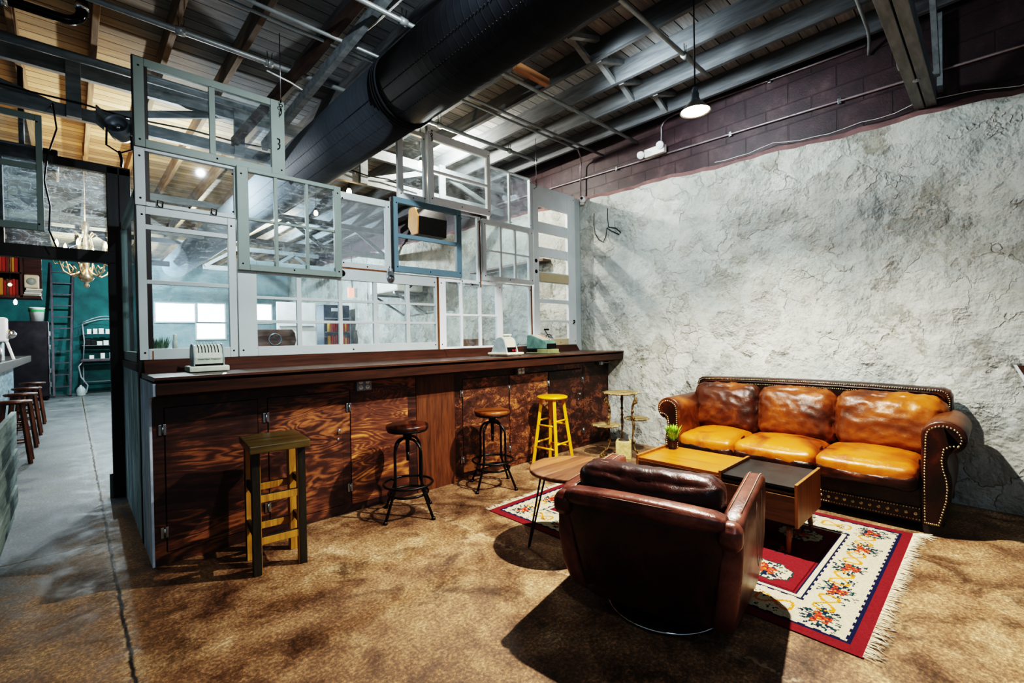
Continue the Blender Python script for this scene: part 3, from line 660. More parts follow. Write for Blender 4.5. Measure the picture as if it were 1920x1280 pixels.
# black steel screw stools
def screw_stool(label, loc, rz, seatmat):
    o = thing('bar_stool', label, 'stool')
    m = MB(); m.lathe([(0,.683),(.16,.683),(.168,.69),(.168,.712),(.162,.72),(0,.722)], (0,0,0), 40); m.build('seat', seatmat, o)
    m = MB(); m.lathe([(0,.655),(.05,.655),(.06,.664),(.155,.668),(.164,.684),(0,.684)], (0,0,0), 36); m.build('seat_plate', M['blackmetal'], o)
    m = MB(); m.tube([(0,0,.66),(0,0,.5)], .0155, 12); m.tube([(0,0,.5),(0,0,.43)], .0125, 12); m.lathe([(0,.61),(.035,.61),(.035,.655),(0,.655)], (0,0,0), 16); m.build('screw', M['blackmetal'], o)
    for k, a in enumerate((pi/4, 3*pi/4)):
        ca, sa = cos(a), sin(a); pts = []
        R, r0, zt = .255, .142, .615
        prof = [(R, .008), (r0+.012, .215), (r0, .25), (r0, zt-.12)]
        prof += [(r0-.11+.11*cos(t), zt-.11+.11*sin(t)) for t in [i*pi/2/7 for i in range(1, 8)]]
        full = [(q, z) for q, z in prof]+[(-q, z) for q, z in prof[::-1]]
        m = MB(); zo = -.012*k
        m.tube([(q*ca, q*sa, z+(zo if z > .3 else 0)) for q, z in full], .0105, 10); m.build('leg_frame', M['blackmetal'], o)
        for sg in (1, -1):
            f = MB(); f.lathe([(0,0),(.017,0),(.017,.012),(.013,.022),(0,.024)], (R*ca*sg, R*sa*sg, 0), 12); f.build('foot', M['blackmetal'], o)
    m = MB(); m.tube([(.192*cos(t), .192*sin(t), .25) for t in [2*pi*i/40 for i in range(40)]], .0095, 10, True)
    for a in range(4): m.bar((.145*cos(pi/4+a*pi/2), .145*sin(pi/4+a*pi/2), .25), (.19*cos(pi/4+a*pi/2), .19*sin(pi/4+a*pi/2), .25), .012, .012)
    m.build('foot_ring', M['blackmetal'], o)
    m = MB(); m.tube([(.156*cos(t), .156*sin(t), .175) for t in [2*pi*i/40 for i in range(40)]], .0095, 10, True); m.build('brace_ring', M['blackmetal'], o)
    place(o, loc, rz); return o
M['seatA'] = m_wood('dark_plank_seat', '160b07', '4a2614', 'y', 2.6, .3, planks=('x', .035)); M['seatB'] = m_wood('warm_plank_seat', '3b1d0b', '8a5425', 'x', 2.6, .3, planks=('y', .035))
screw_stool('black steel screw stool with dark round wood seat, left of the two alike', (1.935, 3.272, 0), radians(-29.5), M['seatA'])
screw_stool('black steel screw stool with lighter brown seat, beside the yellow stool', (2.862, 3.30, 0), radians(-31), M['seatB'])
# yellow stool
ys = thing('bar_stool', 'bright yellow wooden stool with round seat and plain rungs', 'stool')
M['yellow'] = m_wood('yellow_stain', 'b87b02', 'd9a106', 'z', 2.5, .4, coat=.2, bump=.05)
m = MB(); m.lathe([(0,.722),(.14,.722),(.162,.728),(.17,.738),(.168,.749),(.155,.755),(0,.757)], (0,0,0), 36); m.build('seat', M['yellow'], ys)
rt, rb = .118, .222
def yl(k, z):
    a = pi/4+k*pi/2; r = rb+(rt-rb)*z/.722; return V((r*cos(a), r*sin(a), z))
for k in range(4):
    m = MB(); m.bar(yl(k, 0), yl(k, .724), .034, .034, .003, roll=pi/4+k*pi/2); m.build('leg', M['yellow'], ys)
for k in range(4):
    for z in ((.2, .44) if k % 2 else (.25, .49)):
        m = MB(); m.tube([yl(k, z), yl((k+1) % 4, z)], .0105, 10); m.build('rung', M['yellow'], ys)
place(ys, (3.80, 3.375, 0), radians(6))

# ================================================================= PLANT STAND + BLOCK
ps = thing('plant_stand', 'old cast-iron plant stand with three round shelves in the corner', 'plant stand', (4.6, 3.02, 0))
M['rust'] = pm('rusty_iron', '2a2018', '8a6e40', scale=14, rough=.6, metal=.5, bump=.4); M['iron_plate'] = pm('worn_gilt_plate', '6d5c40', 'a8946a', scale=9, rough=.6, metal=.3, bump=.3)
cx, cy = 4.6, 3.02
def plate(r, x, y, z):
    m = MB(); m.lathe([(0,z-.012),(r*.8,z-.012),(r*.95,z-.004),(r,z+.008),(r*.96,z+.012),(r*.75,z+.004),(r*.7,z+.008),(r*.66,z+.003),(0,z+.003)], (x,y,0), 32)
    for i in range(12): m.ball((x+r*.98*cos(i*pi/6), y+r*.98*sin(i*pi/6), z+.004), (.014,.014,.009), 8, 6)
    m.build('shelf', M['iron_plate'], ps)
plate(.205, cx, cy, .735); plate(.155, cx-.16, cy+.1, .37); plate(.135, cx+.17, cy-.10, .425)
for i, a in enumerate((radians(150), radians(270), radians(30))):
    ca, sa = cos(a), sin(a); P_ = lambda r, z: (cx+r*ca, cy+r*sa, z*1.14 if z > .1 else z)
    prof = [(.215,.02),(.235,.035),(.24,.06),(.215,.085),(.175,.10),(.15,.15),(.145,.22),(.16,.30),(.165,.345),(.15,.38),(.14,.45),(.15,.52),(.175,.565),(.19,.60),(.175,.632)]
    m = MB(); m.tube([P_(*q) for q in prof], [.010,.012,.012,.012,.012,.011,.010,.014,.016,.012,.010,.012,.017,.014,.009], 8)
    m.tube([P_(.24,.06), P_(.265,.045), P_(.27,.02), P_(.25,.006), P_(.235,.014)], .009, 6)
    for (r, z) in ((.152,.40),(.143,.47),(.172,.56),(.155,.17),(.20,.09)): m.ball(P_(r+.008, z), (.018,.018,.022), 8, 6)
    m.tube([P_(.19,.6), P_(.21,.585), P_(.205,.555), P_(.185,.56)], .007, 6); m.build('scroll_leg', M['rust'], ps)
bk = thing('stone_block', 'tan square block with a dark lid sitting under the plant stand', 'block', (4.56, 2.965, 0))
m = MB(); m.box((4.56,2.965,.1), (.17,.17,.2), .008, rot=(0,0,radians(28))); m.build('block', pm('tan_block', '9c8a58', 'b8a878', scale=30, rough=.8, bump=.3, lo=.4, hi=.6), bk)
m = MB(); m.lathe([(0,.2),(.06,.2),(.062,.206),(.03,.212),(.012,.222),(0,.224)], (4.56,2.965,0), 20); m.build('lid', pm('dark_lid', '2c2620', '4a3f34', rough=.6), bk)

# ================================================================= ROUND TABLE
rt_ = thing('side_table', 'round walnut side table on black hairpin legs beside the armchair', 'table', (2.448, 1.995, 0))
M['walnut'] = m_wood('walnut_planks', '3a2012', '8a5c3c', 'x', 2.0, .42, planks=('y', .075), coat=.15)
m = MB(); m.lathe([(0,.487),(.288,.487),(.296,.491),(.298,.5),(.298,.511),(.288,.516),(0,.517)], (2.448,1.995,0), 64); m.build('table_top', M['walnut'], rt_)
a0 = atan2(2.157-1.995, 2.174-2.448)
for k in range(3):
    a = a0+k*2*pi/3; c_, s_ = cos(a), sin(a); px_, py_ = -s_, c_
    zb = 0 if k == 0 else .006
    def q(r, t, z): return (2.448+r*c_+t*px_, 1.995+r*s_+t*py_, z)
    m = MB(); m.tube([q(.21,-.045,.487), q(.317,-.008,.018+zb), q(.32,0,.0075+zb), q(.317,.008,.018+zb), q(.21,.045,.487)], .0062, 8)
    m.box(q(.21,0,.485), (.05,.11,.004), rot=(0,0,a)); m.build('hairpin_leg', M['blackmetal'], rt_)

# ================================================================= COFFEE TABLE
cf = thing('coffee_table', 'mid-century coffee table, half wood and half black top, in front of sofa', 'table', (3.5, 1.42, 0))
M['teak'] = m_wood('orange_teak', '7c430e', 'ab6a20', 'y', 1.8, .3, coat=.2, bump=.04); M['teakside'] = m_wood('teak_side', '5d3717', '9a6630', 'z', 2.6, .4, bump=.04)
M['walnutfront'] = m_wood('walnut_front', '3a2414', '6d4a2b', 'y', 2.2, .42, bump=.05)
M['blacktop'] = pm('black_tray_top', '100f0f', '1d1b1a', rough=.32, scale=9, r2=.42)
X0, X1 = 3.225, 3.755; Y0, Y1 = .858, 1.985
m = MB(); m.lohi((X0+.005,1.345,.418),(X1-.005,Y1-.014,.437),.002); m.build('wood_top', M['teak'], cf)
m = MB(); m.lohi((X0+.004,Y0+.014,.418),(X1-.004,1.318,.436),.002); m.build('black_top', M['blacktop'], cf)
for y, nm in ((Y0, 'end_panel'), (Y1-.018, 'end_panel')):
    m = MB(); m.lohi((X0-.004,y,.185),(X1+.004,y+.018,.456),.002); m.build(nm, M['teakside'], cf)
m = MB(); m.lohi((X0-.004,1.322,.21),(X1+.004,1.34,.456),.002); m.build('divider', M['teakside'], cf)
m = MB(); m.lohi((X0,1.34,.20),(X1,Y1-.016,.417),.002); m.build('drawer_box', M['walnutfront'], cf)
m = MB(); m.lohi((X0+.003,Y0+.018,.185),(X1-.003,1.322,.20)); m.lohi((X0+.35,Y0+.018,.2),(X1-.003,1.322,.418)); m.build('open_bay', M['dark'], cf)
m = MB(); m.lohi((X0,Y0+.018,.2),(X0+.018,1.32,.376),.002); m.lohi((X0+.012,Y0+.018,.384),(X0+.02,1.32,.398),.001); m.build('drawer_front', M['walnutfront'], cf)
for (x, y, dx, dy) in ((3.28,.92,-.03,.0),(3.70,.92,.02,-.012),(3.28,1.93,-.03,.02),(3.70,1.93,.02,.02)):
    m = MB(); m.tube([(x,y,.186),(x+dx,y+dy,0.0105)], [.02,.012], 14); m.build('leg', M['teakside'], cf)
# grass pot on it
pp = thing('potted_grass', 'small green artificial grass in black pot on coffee table', 'plant', (3.655, 1.90, .437))
m = MB(); m.lathe([(0,.438),(.032,.438),(.043,.515),(.045,.522),(.04,.522),(.037,.508),(0,.508)], (3.655,1.90,0), 24); m.build('pot', pm('black_pot', '121110', rough=.45), pp)
def grass(name, c, r, h, n, mat, par, spread=.55, w=.006):
    m = MB()
    for i in range(n):
        a = random.uniform(0, 2*pi); rr = r*sqrt(random.random()); b = V((c[0]+rr*cos(a), c[1]+rr*sin(a), c[2])); d = V((cos(a), sin(a), 0))*spread*(rr/r)*random.uniform(.6, 1.3)
        hh = h*random.uniform(.65, 1.05); side = V((-sin(a+random.uniform(-.8,.8)), cos(a), 0)).normalized()*w
        p = [b, b+d*hh*.35+V((0,0,hh*.5)), b+d*hh*.95+V((0,0,hh*.93))]
        vs = [m.bm.verts.new(x) for x in (p[0]-side*.7, p[0]+side*.7, p[1]+side, p[1]-side, p[2])]
        m.bm.faces.new(vs[:4]); m.bm.faces.new((vs[3], vs[2], vs[4]))
    return m.build(name, mat, par)
grass('grass_blades', (3.655,1.90,.508), .03, .135, 190, pm('fresh_grass', '3f6d12', '9cc63a', scale=30, rough=.5), pp, .42)

# ================================================================= RUG
rg = thing('rug', 'red and cream oriental floral rug with fringed ends under the coffee table', 'rug', (3.3, 1.63, 0))
RX0, RX1, RY0, RY1 = 2.42, 4.165, .405, 2.855
cell = .0082; nx = int((RX1-RX0)/cell); ny = int((RY1-RY0)/cell)
RED, CRM, NAVY, ORG, GRN, ROSE, DKR = [hx(c) for c in ('6a2429','b4a990','1d2138','b8742f','20393a','b8452c','4a1018')]
G = [[RED]*nx for _ in range(ny)]
Wm, Lm = (RX1-RX0), (RY1-RY0)
def put(i, j, c):
    if 0 <= i < nx and 0 <= j < ny: G[j][i] = c
def blob(x, y, r, c):
    ci, cj, k = x/cell, y/cell, r/cell
    for j in range(int(cj-k)-1, int(cj+k)+2):
        for i in range(int(ci-k)-1, int(ci+k)+2):
            if (i-ci)**2+(j-cj)**2 <= k*k: put(i, j, c)
for j in range(ny):
    for i in range(nx):
        x, y = (i+.5)*cell, (j+.5)*cell; d = min(x, Wm-x, y+.01, Lm-y+.01); s = (x+y) if True else 0
        sc = .006*((int((x if min(y, Lm-y) < min(x, Wm-x) else y)/.034) % 2))
        c = RED
        if d > .068: c = NAVY
        if d > .082+sc: c = CRM
        if d > .318-sc: c = NAVY
        if d > .332: c = CRM
        if d > .352: c = NAVY
        if d > .362: c = RED
        if d > .372 and d < .378: c = DKR
        G[j][i] = c
rr = random.Random(3)
def bouquet(x, y, s=1.0):
    for k in range(int(78*s)):
        a = rr.uniform(0, 2*pi); q = rr.uniform(.15, 1)*.1*s; L = rr.uniform(.012, .026)
        for t in range(4): blob(x+(q+L*t/4)*cos(a), y+(q+L*t/4)*sin(a)*.8, .0055, GRN if k % 3 else NAVY)
    for (dx, dy, r) in ((0,0,.026),(.04,.018,.018),(-.038,.02,.018),(.01,-.034,.017),(-.03,-.03,.014)):
        blob(x+dx*s, y+dy*s, r*s, ROSE); blob(x+dx*s+.004, y+dy*s, r*s*.55, RED); blob(x+dx*s-.004, y+dy*s+.004, r*s*.3, ORG)
def loop(x, y, ang, s=1.0):
    for q in range(120):
        t = 2*pi*q/120; u = .085*s*sin(t); v = .045*s*sin(2*t)+.01
        blob(x+u*cos(ang)-v*sin(ang), y+u*sin(ang)+v*cos(ang), .0075, ORG)
def medal(x, y, a, b):
    for j in range(int((y-b)/cell), int((y+b)/cell)+1):
        for i in range(int((x-a)/cell), int((x+a)/cell)+1):
            u = abs((i+.5)*cell-x)/a; v = abs((j+.5)*cell-y)/b
            k = max(u, v, (u+v)/1.42) + .04*sin(11*atan2(v+.01, u+.01))
            if k < .9: put(i, j, CRM)
            elif k < .97: put(i, j, GRN)
    bouquet(x, y, min(a, b)/.1)
c0 = .2
n_l = 6
for k in range(n_l):
    y = c0+(Lm-2*c0)*k/(n_l-1)
    for x in (c0, Wm-c0):
        bouquet(x, y, 1.0)
        if k < n_l-1: loop(x+.012, y+(Lm-2*c0)/(n_l-1)/2, pi/2)
for k in range(1, 4):
    x = c0+(Wm-2*c0)*k/4
    for y in (c0, Lm-c0): bouquet(x, y, 1.0)
for k in range(4):
    x = c0+(Wm-2*c0)*(k+.5)/4
    for y in (c0, Lm-c0): loop(x, y, 0)
for k in range(150):                                    # little sprigs over the cream band
    side = rr.random(); x, y = (rr.choice((c0, Wm-c0))+rr.uniform(-.1,.1), rr.uniform(.1, Lm-.1)) if side < .65 else (rr.uniform(.1, Wm-.1), rr.choice((c0, Lm-c0))+rr.uniform(-.1,.1))
    for q in range(5): blob(x+rr.uniform(-.02,.02), y+rr.uniform(-.02,.02), .005, NAVY if q % 2 else GRN)
for k in range(5):
    y = .55+(Lm-1.1)*k/4
    if k % 2 == 0: medal(Wm/2-.34, y, .12, .14); medal(Wm/2+.34, y, .12, .14); bouquet(Wm/2, y, .8)
    else: medal(Wm/2, y, .2, .15); bouquet(Wm/2-.36, y, .6); bouquet(Wm/2+.36, y, .6)
m = MB(); bm = m.bm
gr = [[bm.verts.new((RX0+i*cell, RY0+j*cell, .0055+.001*mn.noise(V((i*.05, j*.05, 0))))) for i in range(nx+1)] for j in range(ny+1)]
cl = bm.loops.layers.float_color.new('weave')
for j in range(ny):
    for i in range(nx):
        f = bm.faces.new((gr[j][i], gr[j][i+1], gr[j+1][i+1], gr[j+1][i]))
        c = G[j][i]; w = rr.uniform(.86, 1.1)
        cc = (min(c[0]*w, 1), min(c[1]*w, 1), min(c[2]*w, 1), 1)
        for lp in f.loops: lp[cl] = cc
ed = [gr[0][i] for i in range(nx+1)]+[gr[j][nx] for j in range(1, ny+1)]+[gr[ny][i] for i in range(nx-1, -1, -1)]+[gr[j][0] for j in range(ny-1, 0, -1)]
lo = [bm.verts.new((v.co.x, v.co.y, .0005)) for v in ed]
for a in range(len(ed)):
    b = (a+1) % len(ed); f = bm.faces.new((ed[a], ed[b], lo[b], lo[a]))
    for lp in f.loops: lp[cl] = (*DKR, 1)
t = NT('woven_rug'); at = t.n('ShaderNodeVertexColor'); at.layer_name = 'weave'; P = t.oc()
w = t.noise(P, 220, 3); t.set(base=t.mix(.35, at.outputs['Color'], t.ramp(w, [(.3, hx('6a6a6a')), (.7, hx('ffffff'))]), 'MULTIPLY'), rough=.95, spec=.05, normal=t.bump(w, .5, .003))
m.build('woven_field', t.m, rg)
FR = pm('fringe_cotton', 'b8aa8c', 'e0d4bc', rough=.9, scale=40); m = MB()
for (ye, sg) in ((RY0, -1), (RY1, 1)):
    if sg == 1: m.build('fringe', FR, rg); m = MB()
    for i in range(230):
        x = RX0+.01+(RX1-RX0-.02)*i/229+rr.uniform(-.003,.003); L = rr.uniform(.035, .075); k = rr.uniform(-.035, .035)
        p = [(x, ye-sg*.004, .006), (x+k*.35, ye+sg*L*.45, .006+rr.uniform(0,.002)), (x+k+rr.uniform(-.012,.012), ye+sg*L, .004+rr.uniform(0,.003))]
        m.tube(p, [.0022,.002,.0014], 4)
m.build('fringe', FR, rg); m = MB()
for i in range(22):                                        # the knotted far corner
    a = rr.uniform(-.6, .9); L = rr.uniform(.06,.15)
    m.tube([(RX1-.02, RY0+.005, .008), (RX1-.02+.04*rr.random(), RY0-.03, .007), (RX1-.05+L*cos(a-1.2), RY0-L*.8, .004)], .003, 4)
m.build('fringe_knot', FR, rg)

# ================================================================= ARMCHAIR (local: faces +x)
ac = thing('armchair', 'dark brown leather swivel tub armchair seen from behind', 'armchair')
M['choc'] = m_leather('chocolate_leather', '1c0b08', '331712', '4c271e', 3.5, rough=.27)
M['choclight'] = m_leather('worn_chocolate_leather', '3a1b14', '5d3429', '7d5244', 3.5, rough=.27)
def taper(k):                                              # lower back of the shell tucks in
    def f(p, q):
        t = max(0, (0-q.z)); p.y *= 1-k*t*t*1.0; return p
    return f
def backfn(p, q):
    h = (q.z+1)/2; p.x += .10*(1-h)**1.6; p.y *= .82+.18*min(1, h*1.35)**.6
    p.x -= .025*(1-q.y*q.y) ; return p
m = MB(); m.cushion((-.37, 0, .345), (.09, .80, .52), .035, 16, (0,0,0), fn=backfn); m.build('back_panel', M['choc'], ac)
m = MB(); m.cushion((-.375, 0, .605), (.125, .82, .075), .034, 14, (0,0,.01), fn=lambda p, q: (p+V((-.025*(1-q.y*q.y), 0, .012*(1-q.y*q.y))))); m.build('back_rail', M['choclight'], ac)
seam = MB()
for sx in (-.425, -.335): seam.tube([(sx-.025*(1-(y/.37)**2), y, .636+.012*(1-(y/.37)**2)) for y in [(-.36+.72*i/20) for i in range(21)]], .0016, 5)
thread = pm('pale_thread', 'a8917c', rough=.8)
seam.build('stitching', thread, ac)
# arms: outer shells with rounded lower corners
prof = [(-.385,.56),(-.40,.40),(-.385,.25),(-.34,.13),(-.26,.075),(.30,.075),(.37,.10),(.41,.17),(.425,.30),(.425,.56),(.40,.635),(.34,.65),(-.30,.635),(-.36,.61)]
for sg in (-1, 1):
    m = MB()
    t = bmesh.new(); layers = []
    for (yy, sc) in ((0, .93), (.012, .985), (.035, 1.0), (.085, 1.0), (.112, .985), (.125, .94)):
        row = []
        for (px_, pz_) in prof:
            cx_, cz_ = .01, .36
            x_ = cx_+(px_-cx_)*sc; z_ = cz_+(pz_-cz_)*sc
            tuck = .085*max(0, 1-z_/.5)**1.7*(1 if px_ < .1 else .55)
            row.append(t.verts.new((x_, sg*(.375+yy*.8-tuck), z_)))
        layers.append(row)
    npf = len(prof)
    for a in range(len(layers)-1):
        for b in range(npf): t.faces.new((layers[a][b], layers[a][(b+1) % npf], layers[a+1][(b+1) % npf], layers[a+1][b]))
    t.faces.new(layers[0][::-1]); t.faces.new(layers[-1])
    bmesh.ops.subdivide_edges(t, edges=t.edges, cuts=1, use_grid_fill=True, smooth=.4)
    m._merge(t, None, 0, True); a_ = m.build('arm', M['choclight'], ac)
    s2 = MB()
    for yy in (.03, .098): s2.tube([(x, sg*(.375+yy*.8), z) for x, z in ((-.29,.640),(-.1,.6445),(.1,.648),(.33,.6535),(.395,.64),(.425,.57),(.43,.4),(.43,.3))], .0017, 5)
    s2.tube([(.02, sg*.4765, .60), (.0, sg*.477, .45), (.04, sg*.474, .3), (.09, sg*.472, .26), (.14, sg*.474, .31), (.2, sg*.477, .47), (.22, sg*.4765, .60)], .0018, 5)
    s2.build('stitching', thread, a_)
    m = MB(); m.cushion((-.385, sg*.425, .56), (.10, .105, .10), .035, 8, (.006,.0,.012)); m.build('arm_end_cap', M['choclight'], ac)
m = MB(); m.cushion((-.215, .01, .60), (.21, .76, .30), .08, 20, (.03,.0,.025), wr=.007, ws=9, seed=2, fn=lambda p, q: p+V((0,0,-.02*(1-q.y*q.y)*(q.z > 0)))); bcush = m.build('back_cushion', M['choc'], ac)
s2 = MB(); s2.tube([(-.225, y, .748-.016*(1-(y/.32)**2)+.012*(1-(y/.34)**4)) for y in [(-.28+.56*i/18) for i in range(19)]], .0018, 5); s2.build('stitching', thread, bcush)
m = MB(); m.cushion((.08, 0, .37), (.56, .74, .16), .05, 14, (.01,0,.03), wr=.004, ws=7, seed=4); m.build('seat_cushion', M['choc'], ac)
m = MB(); m.cushion((.02, 0, .195), (.74, .66, .22), .05, 10); m.build('seat_base', M['choc'], ac)
m = MB(); m.lathe([(0,0),(.31,0),(.315,.008),(.30,.022),(.08,.03),(.06,.1),(0,.1)], (0,0,0), 48); m.build('swivel_base', M['blackmetal'], ac)
m = MB(); m.tube([(.315*cos(t), .315*sin(t), .008) for t in [2*pi*i/60 for i in range(60)]], .006, 8, True); m.build('base_ring', M['chrome'], ac)
place(ac, (2.23, 1.215, .0095), radians(11.5)); ac.scale = (.95, .91, .99)
# ================================================================= SOFA
sf = thing('sofa', 'three-seat brown and tan leather sofa with rolled arms and brass nailheads', 'sofa', (4.55, 1.24, 0))
M['tan'] = m_leather('tan_seat_leather', '3a1a08', '83440f', 'a05c16', 2.6, .3, .52, rough=.3)
M['patina'] = m_leather('patina_leather', '1e0f08', '42220f', '7d4716', 1.8, .38, .7, rough=.33); M['patina_tan'] = m_leather('tan_patina_leather', '24120a', '5e3210', '93561a', 1.9, .34, .66, rough=.33)
M['sofadark'] = m_leather('dark_sofa_leather', '160b07', '2c150b', '4f2a12', 3.2, .38, .7, rough=.28)
M['brass'] = pm('brass_nailhead', '94805a', 'cfc09a', rough=.35, metal=1, scale=40)
YM = 1.242
def armpoly(sg):
    # scroll arm outline seen from the front, u = y offset measured outwards from the seat side
    pts = [(0,.07),(-.002,.30),(0,.45),(.004,.60)]
    c = (.118,.675)
    pts += [(c[0]+.117*cos(a), c[1]+.112*sin(a)) for a in [pi-(pi*1.32)*i/14 for i in range(15)]]
    pts += [(.165,.585),(.142,.56),(.135,.52),(.14,.47),(.155,.42),(.16,.36),(.15,.25),(.125,.14),(.105,.07)]
    return [((YM+sg*(.868+u)), z) for u, z in pts]
for sg in (-1, 1):
    pol = armpoly(sg)
    m = MB(); m.prism(pol, (4.215, 0, 0), (0,1,0), (0,0,1), (.68, 0, 0), smooth_sides=True, bev=.012); a_ = m.build('arm', M['patina'], sf)
    ins = []
    cxy = (sum(p[0] for p in pol)/len(pol), .38)
    # inset front scroll panel
    front = [(YM+sg*(.868+u), z) for u, z in [(.022,.085),(.02,.3),(.022,.45),(.028,.6)]+[(.118+.088*cos(a), .675+.08*sin(a)) for a in [pi-(pi*1.22)*i/12 for i in range(13)]]+[(.19,.628),(.155,.628),(.118,.60),(.108,.52),(.115,.46),(.13,.40),(.135,.34),(.128,.25),(.105,.15),(.09,.085)]]
    f = MB(); f.prism(front, (4.195, 0, 0), (0,1,0), (0,0,1), (.03, 0, 0), bev=.006); f.build('scroll_panel', M['sofadark'], a_)
    nb = MB()
    L = [V((4.196, p[0], p[1])) for p in front]
    acc = 0
    for i in range(len(L)-1):
        d = (L[i+1]-L[i]).length; k = 0
        while acc < d:
            p = L[i]+(L[i+1]-L[i])*(acc/d); nb.ball(p, (.005,.0068,.0068), 8, 5); acc += .0195
        acc -= d
    for i in range(8): nb.ball((4.196, front[-1][0]+(front[0][0]-front[-1][0])*i/7, .085), (.005,.0068,.0068), 8, 5)
    nb.build('nailhead_trim', M['brass'], a_)
    fo = MB(); fo.prism([(YM+sg*(.88), .0), (YM+sg*.87, .075), (YM+sg*.985, .075), (YM+sg*.96, .0)], (4.22, 0, 0), (0,1,0), (0,0,1), (.1, 0, 0), bev=.006); fo.build('foot', M['darkwood'], sf)
    fo = MB(); fo.prism([(YM+sg*(.88), .0), (YM+sg*.87, .075), (YM+sg*.985, .075), (YM+sg*.96, .0)], (4.85, 0, 0), (0,1,0), (0,0,1), (.1, 0, 0), bev=.006); fo.build('foot', M['darkwood'], sf)
# base rail
m = MB(); m.lohi((4.225, YM-.868, .07), (4.95, YM+.868, .30), .01); m.build('base', M['sofadark'], sf)
m = MB(); m.lohi((4.215, YM-.866, .085), (4.228, YM+.866, .175), .004); bnd = m.build('front_band', M['sofadark'], sf)
nb = MB(); k = int(1.72/.017)
for i in range(k+1):
    y = YM-.86+1.72*i/k
    nb.ball((4.214, y, .092), (.005,.0062,.0062), 6, 4)
nb.build('nailhead_trim', M['brass'], bnd); nb = MB()
for i in range(k+1): nb.ball((4.214, YM-.86+1.72*i/k, .168), (.005,.0062,.0062), 6, 4)
nb.build('nailhead_trim', M['brass'], bnd); nb = MB()
for i in range(34):
    y = YM-.84+1.68*i/33; nb.ball((4.213, y, .13), (.006,.013,.013), 8, 5); nb.ball((4.209, y, .13), (.006,.006,.006), 6, 4)
nb.build('nailhead_medallions', M['brass'], bnd)
# back
bp = [(YM-1.0,.10),(YM-1.0,.88),(YM-.985,.925),(YM-.95,.945),(YM-.5,.958),(YM,.962),(YM+.5,.958),(YM+.95,.945),(YM+.985,.925),(YM+1.0,.88),(YM+1.0,.10)]
m = MB(); m.prism(bp, (4.87, 0, 0), (0,1,0), (0,0,1), (.15, 0, 0), bev=.03, smooth_sides=False); bk_ = m.build('back', M['sofadark'], sf)
nb = MB()
for ins in (.018, .062):
    nb = MB()
    L = [V((4.866, YM+(p[0]-YM)*(1-ins/1.0), p[1]-ins*(1 if p[1] > .5 else 0))) for p in bp[1:-1]]
    L = [V((4.866, L[0].y, .70))]+L+[V((4.866, L[-1].y, .70))]; acc = 0
    for i in range(len(L)-1):
        d = (L[i+1]-L[i]).length
        while acc < d: nb.ball(L[i]+(L[i+1]-L[i])*(acc/d), (.005,.006,.006), 6, 4); acc += .0155
        acc -= d
    nb.build('nailhead_trim', M['brass'], bk_)
m = MB(); m.tube([(4.862, YM+(p[0]-YM)*.96, p[1]-.04) for p in bp[1:-1]], .011, 8); m.build('piping', M['sofadark'], bk_)
# cushions
for i, (a, b) in enumerate(((.386,.99),(.992,1.60),(1.602,2.095))):
    m = MB(); yc = (a+b)/2; w_ = b-a
    if i == 2: b = 2.10
    def sfn(p, q):
        p.z -= .02*max(0, q.x)**2; return p
    m.cushion((4.475, (a+b)/2, .385), (.67, b-a, .165), .055, 22, (.02,.004,.042), wr=.0035, ws=7, seed=i+1, fn=sfn); c_ = m.build('seat_cushion', M['tan'], sf)
    w2 = MB(); ya, yb = a+.014, b-.014
    w2.tube([(4.46, ya, .455),(4.25, ya, .425),(4.165, ya+.02, .412),(4.138, ya+.08, .408),(4.13, (ya+yb)/2, .407),(4.138, yb-.08, .408),(4.165, yb-.02, .412),(4.25, yb, .425),(4.46, yb, .455)], .0065, 8); w2.build('piping', M['patina'], c_)
    # softer dark boxing below the piping
    m = MB(); m.cushion((4.46, (a+b)/2, .345), (.655, (b-a)-.004, .12), .04, 18, (.018,0,0), wr=.008, ws=8, seed=i+9); m.build('cushion_boxing', M['sofadark'], c_)
for i, (a, b) in enumerate(((.268,.965),(.955,1.575),(1.565,2.20))):
    m = MB()
    def bfn(p, q):
        return p
    m.cushion((4.755, (a+b)/2, .66), (.21, b-a, .46), .095, 26, (.05,.012,.02), rot=(0, radians(10), 0), wr=.012, ws=10, seed=i*3+2); c_ = m.build('back_cushion', M['patina' if i == 2 else 'patina_tan'], sf)
    w2 = MB(); pts = []
    for t_ in range(25):
        u = t_/24; y = a+.05+(b-a-.1)*u; pts.append((4.70+.055, y, .862+.012*sin(pi*u)-.03*(abs(2*u-1)**6)))
    w2.tube(pts, .006, 8); w2.build('piping', M['sofadark'], c_)

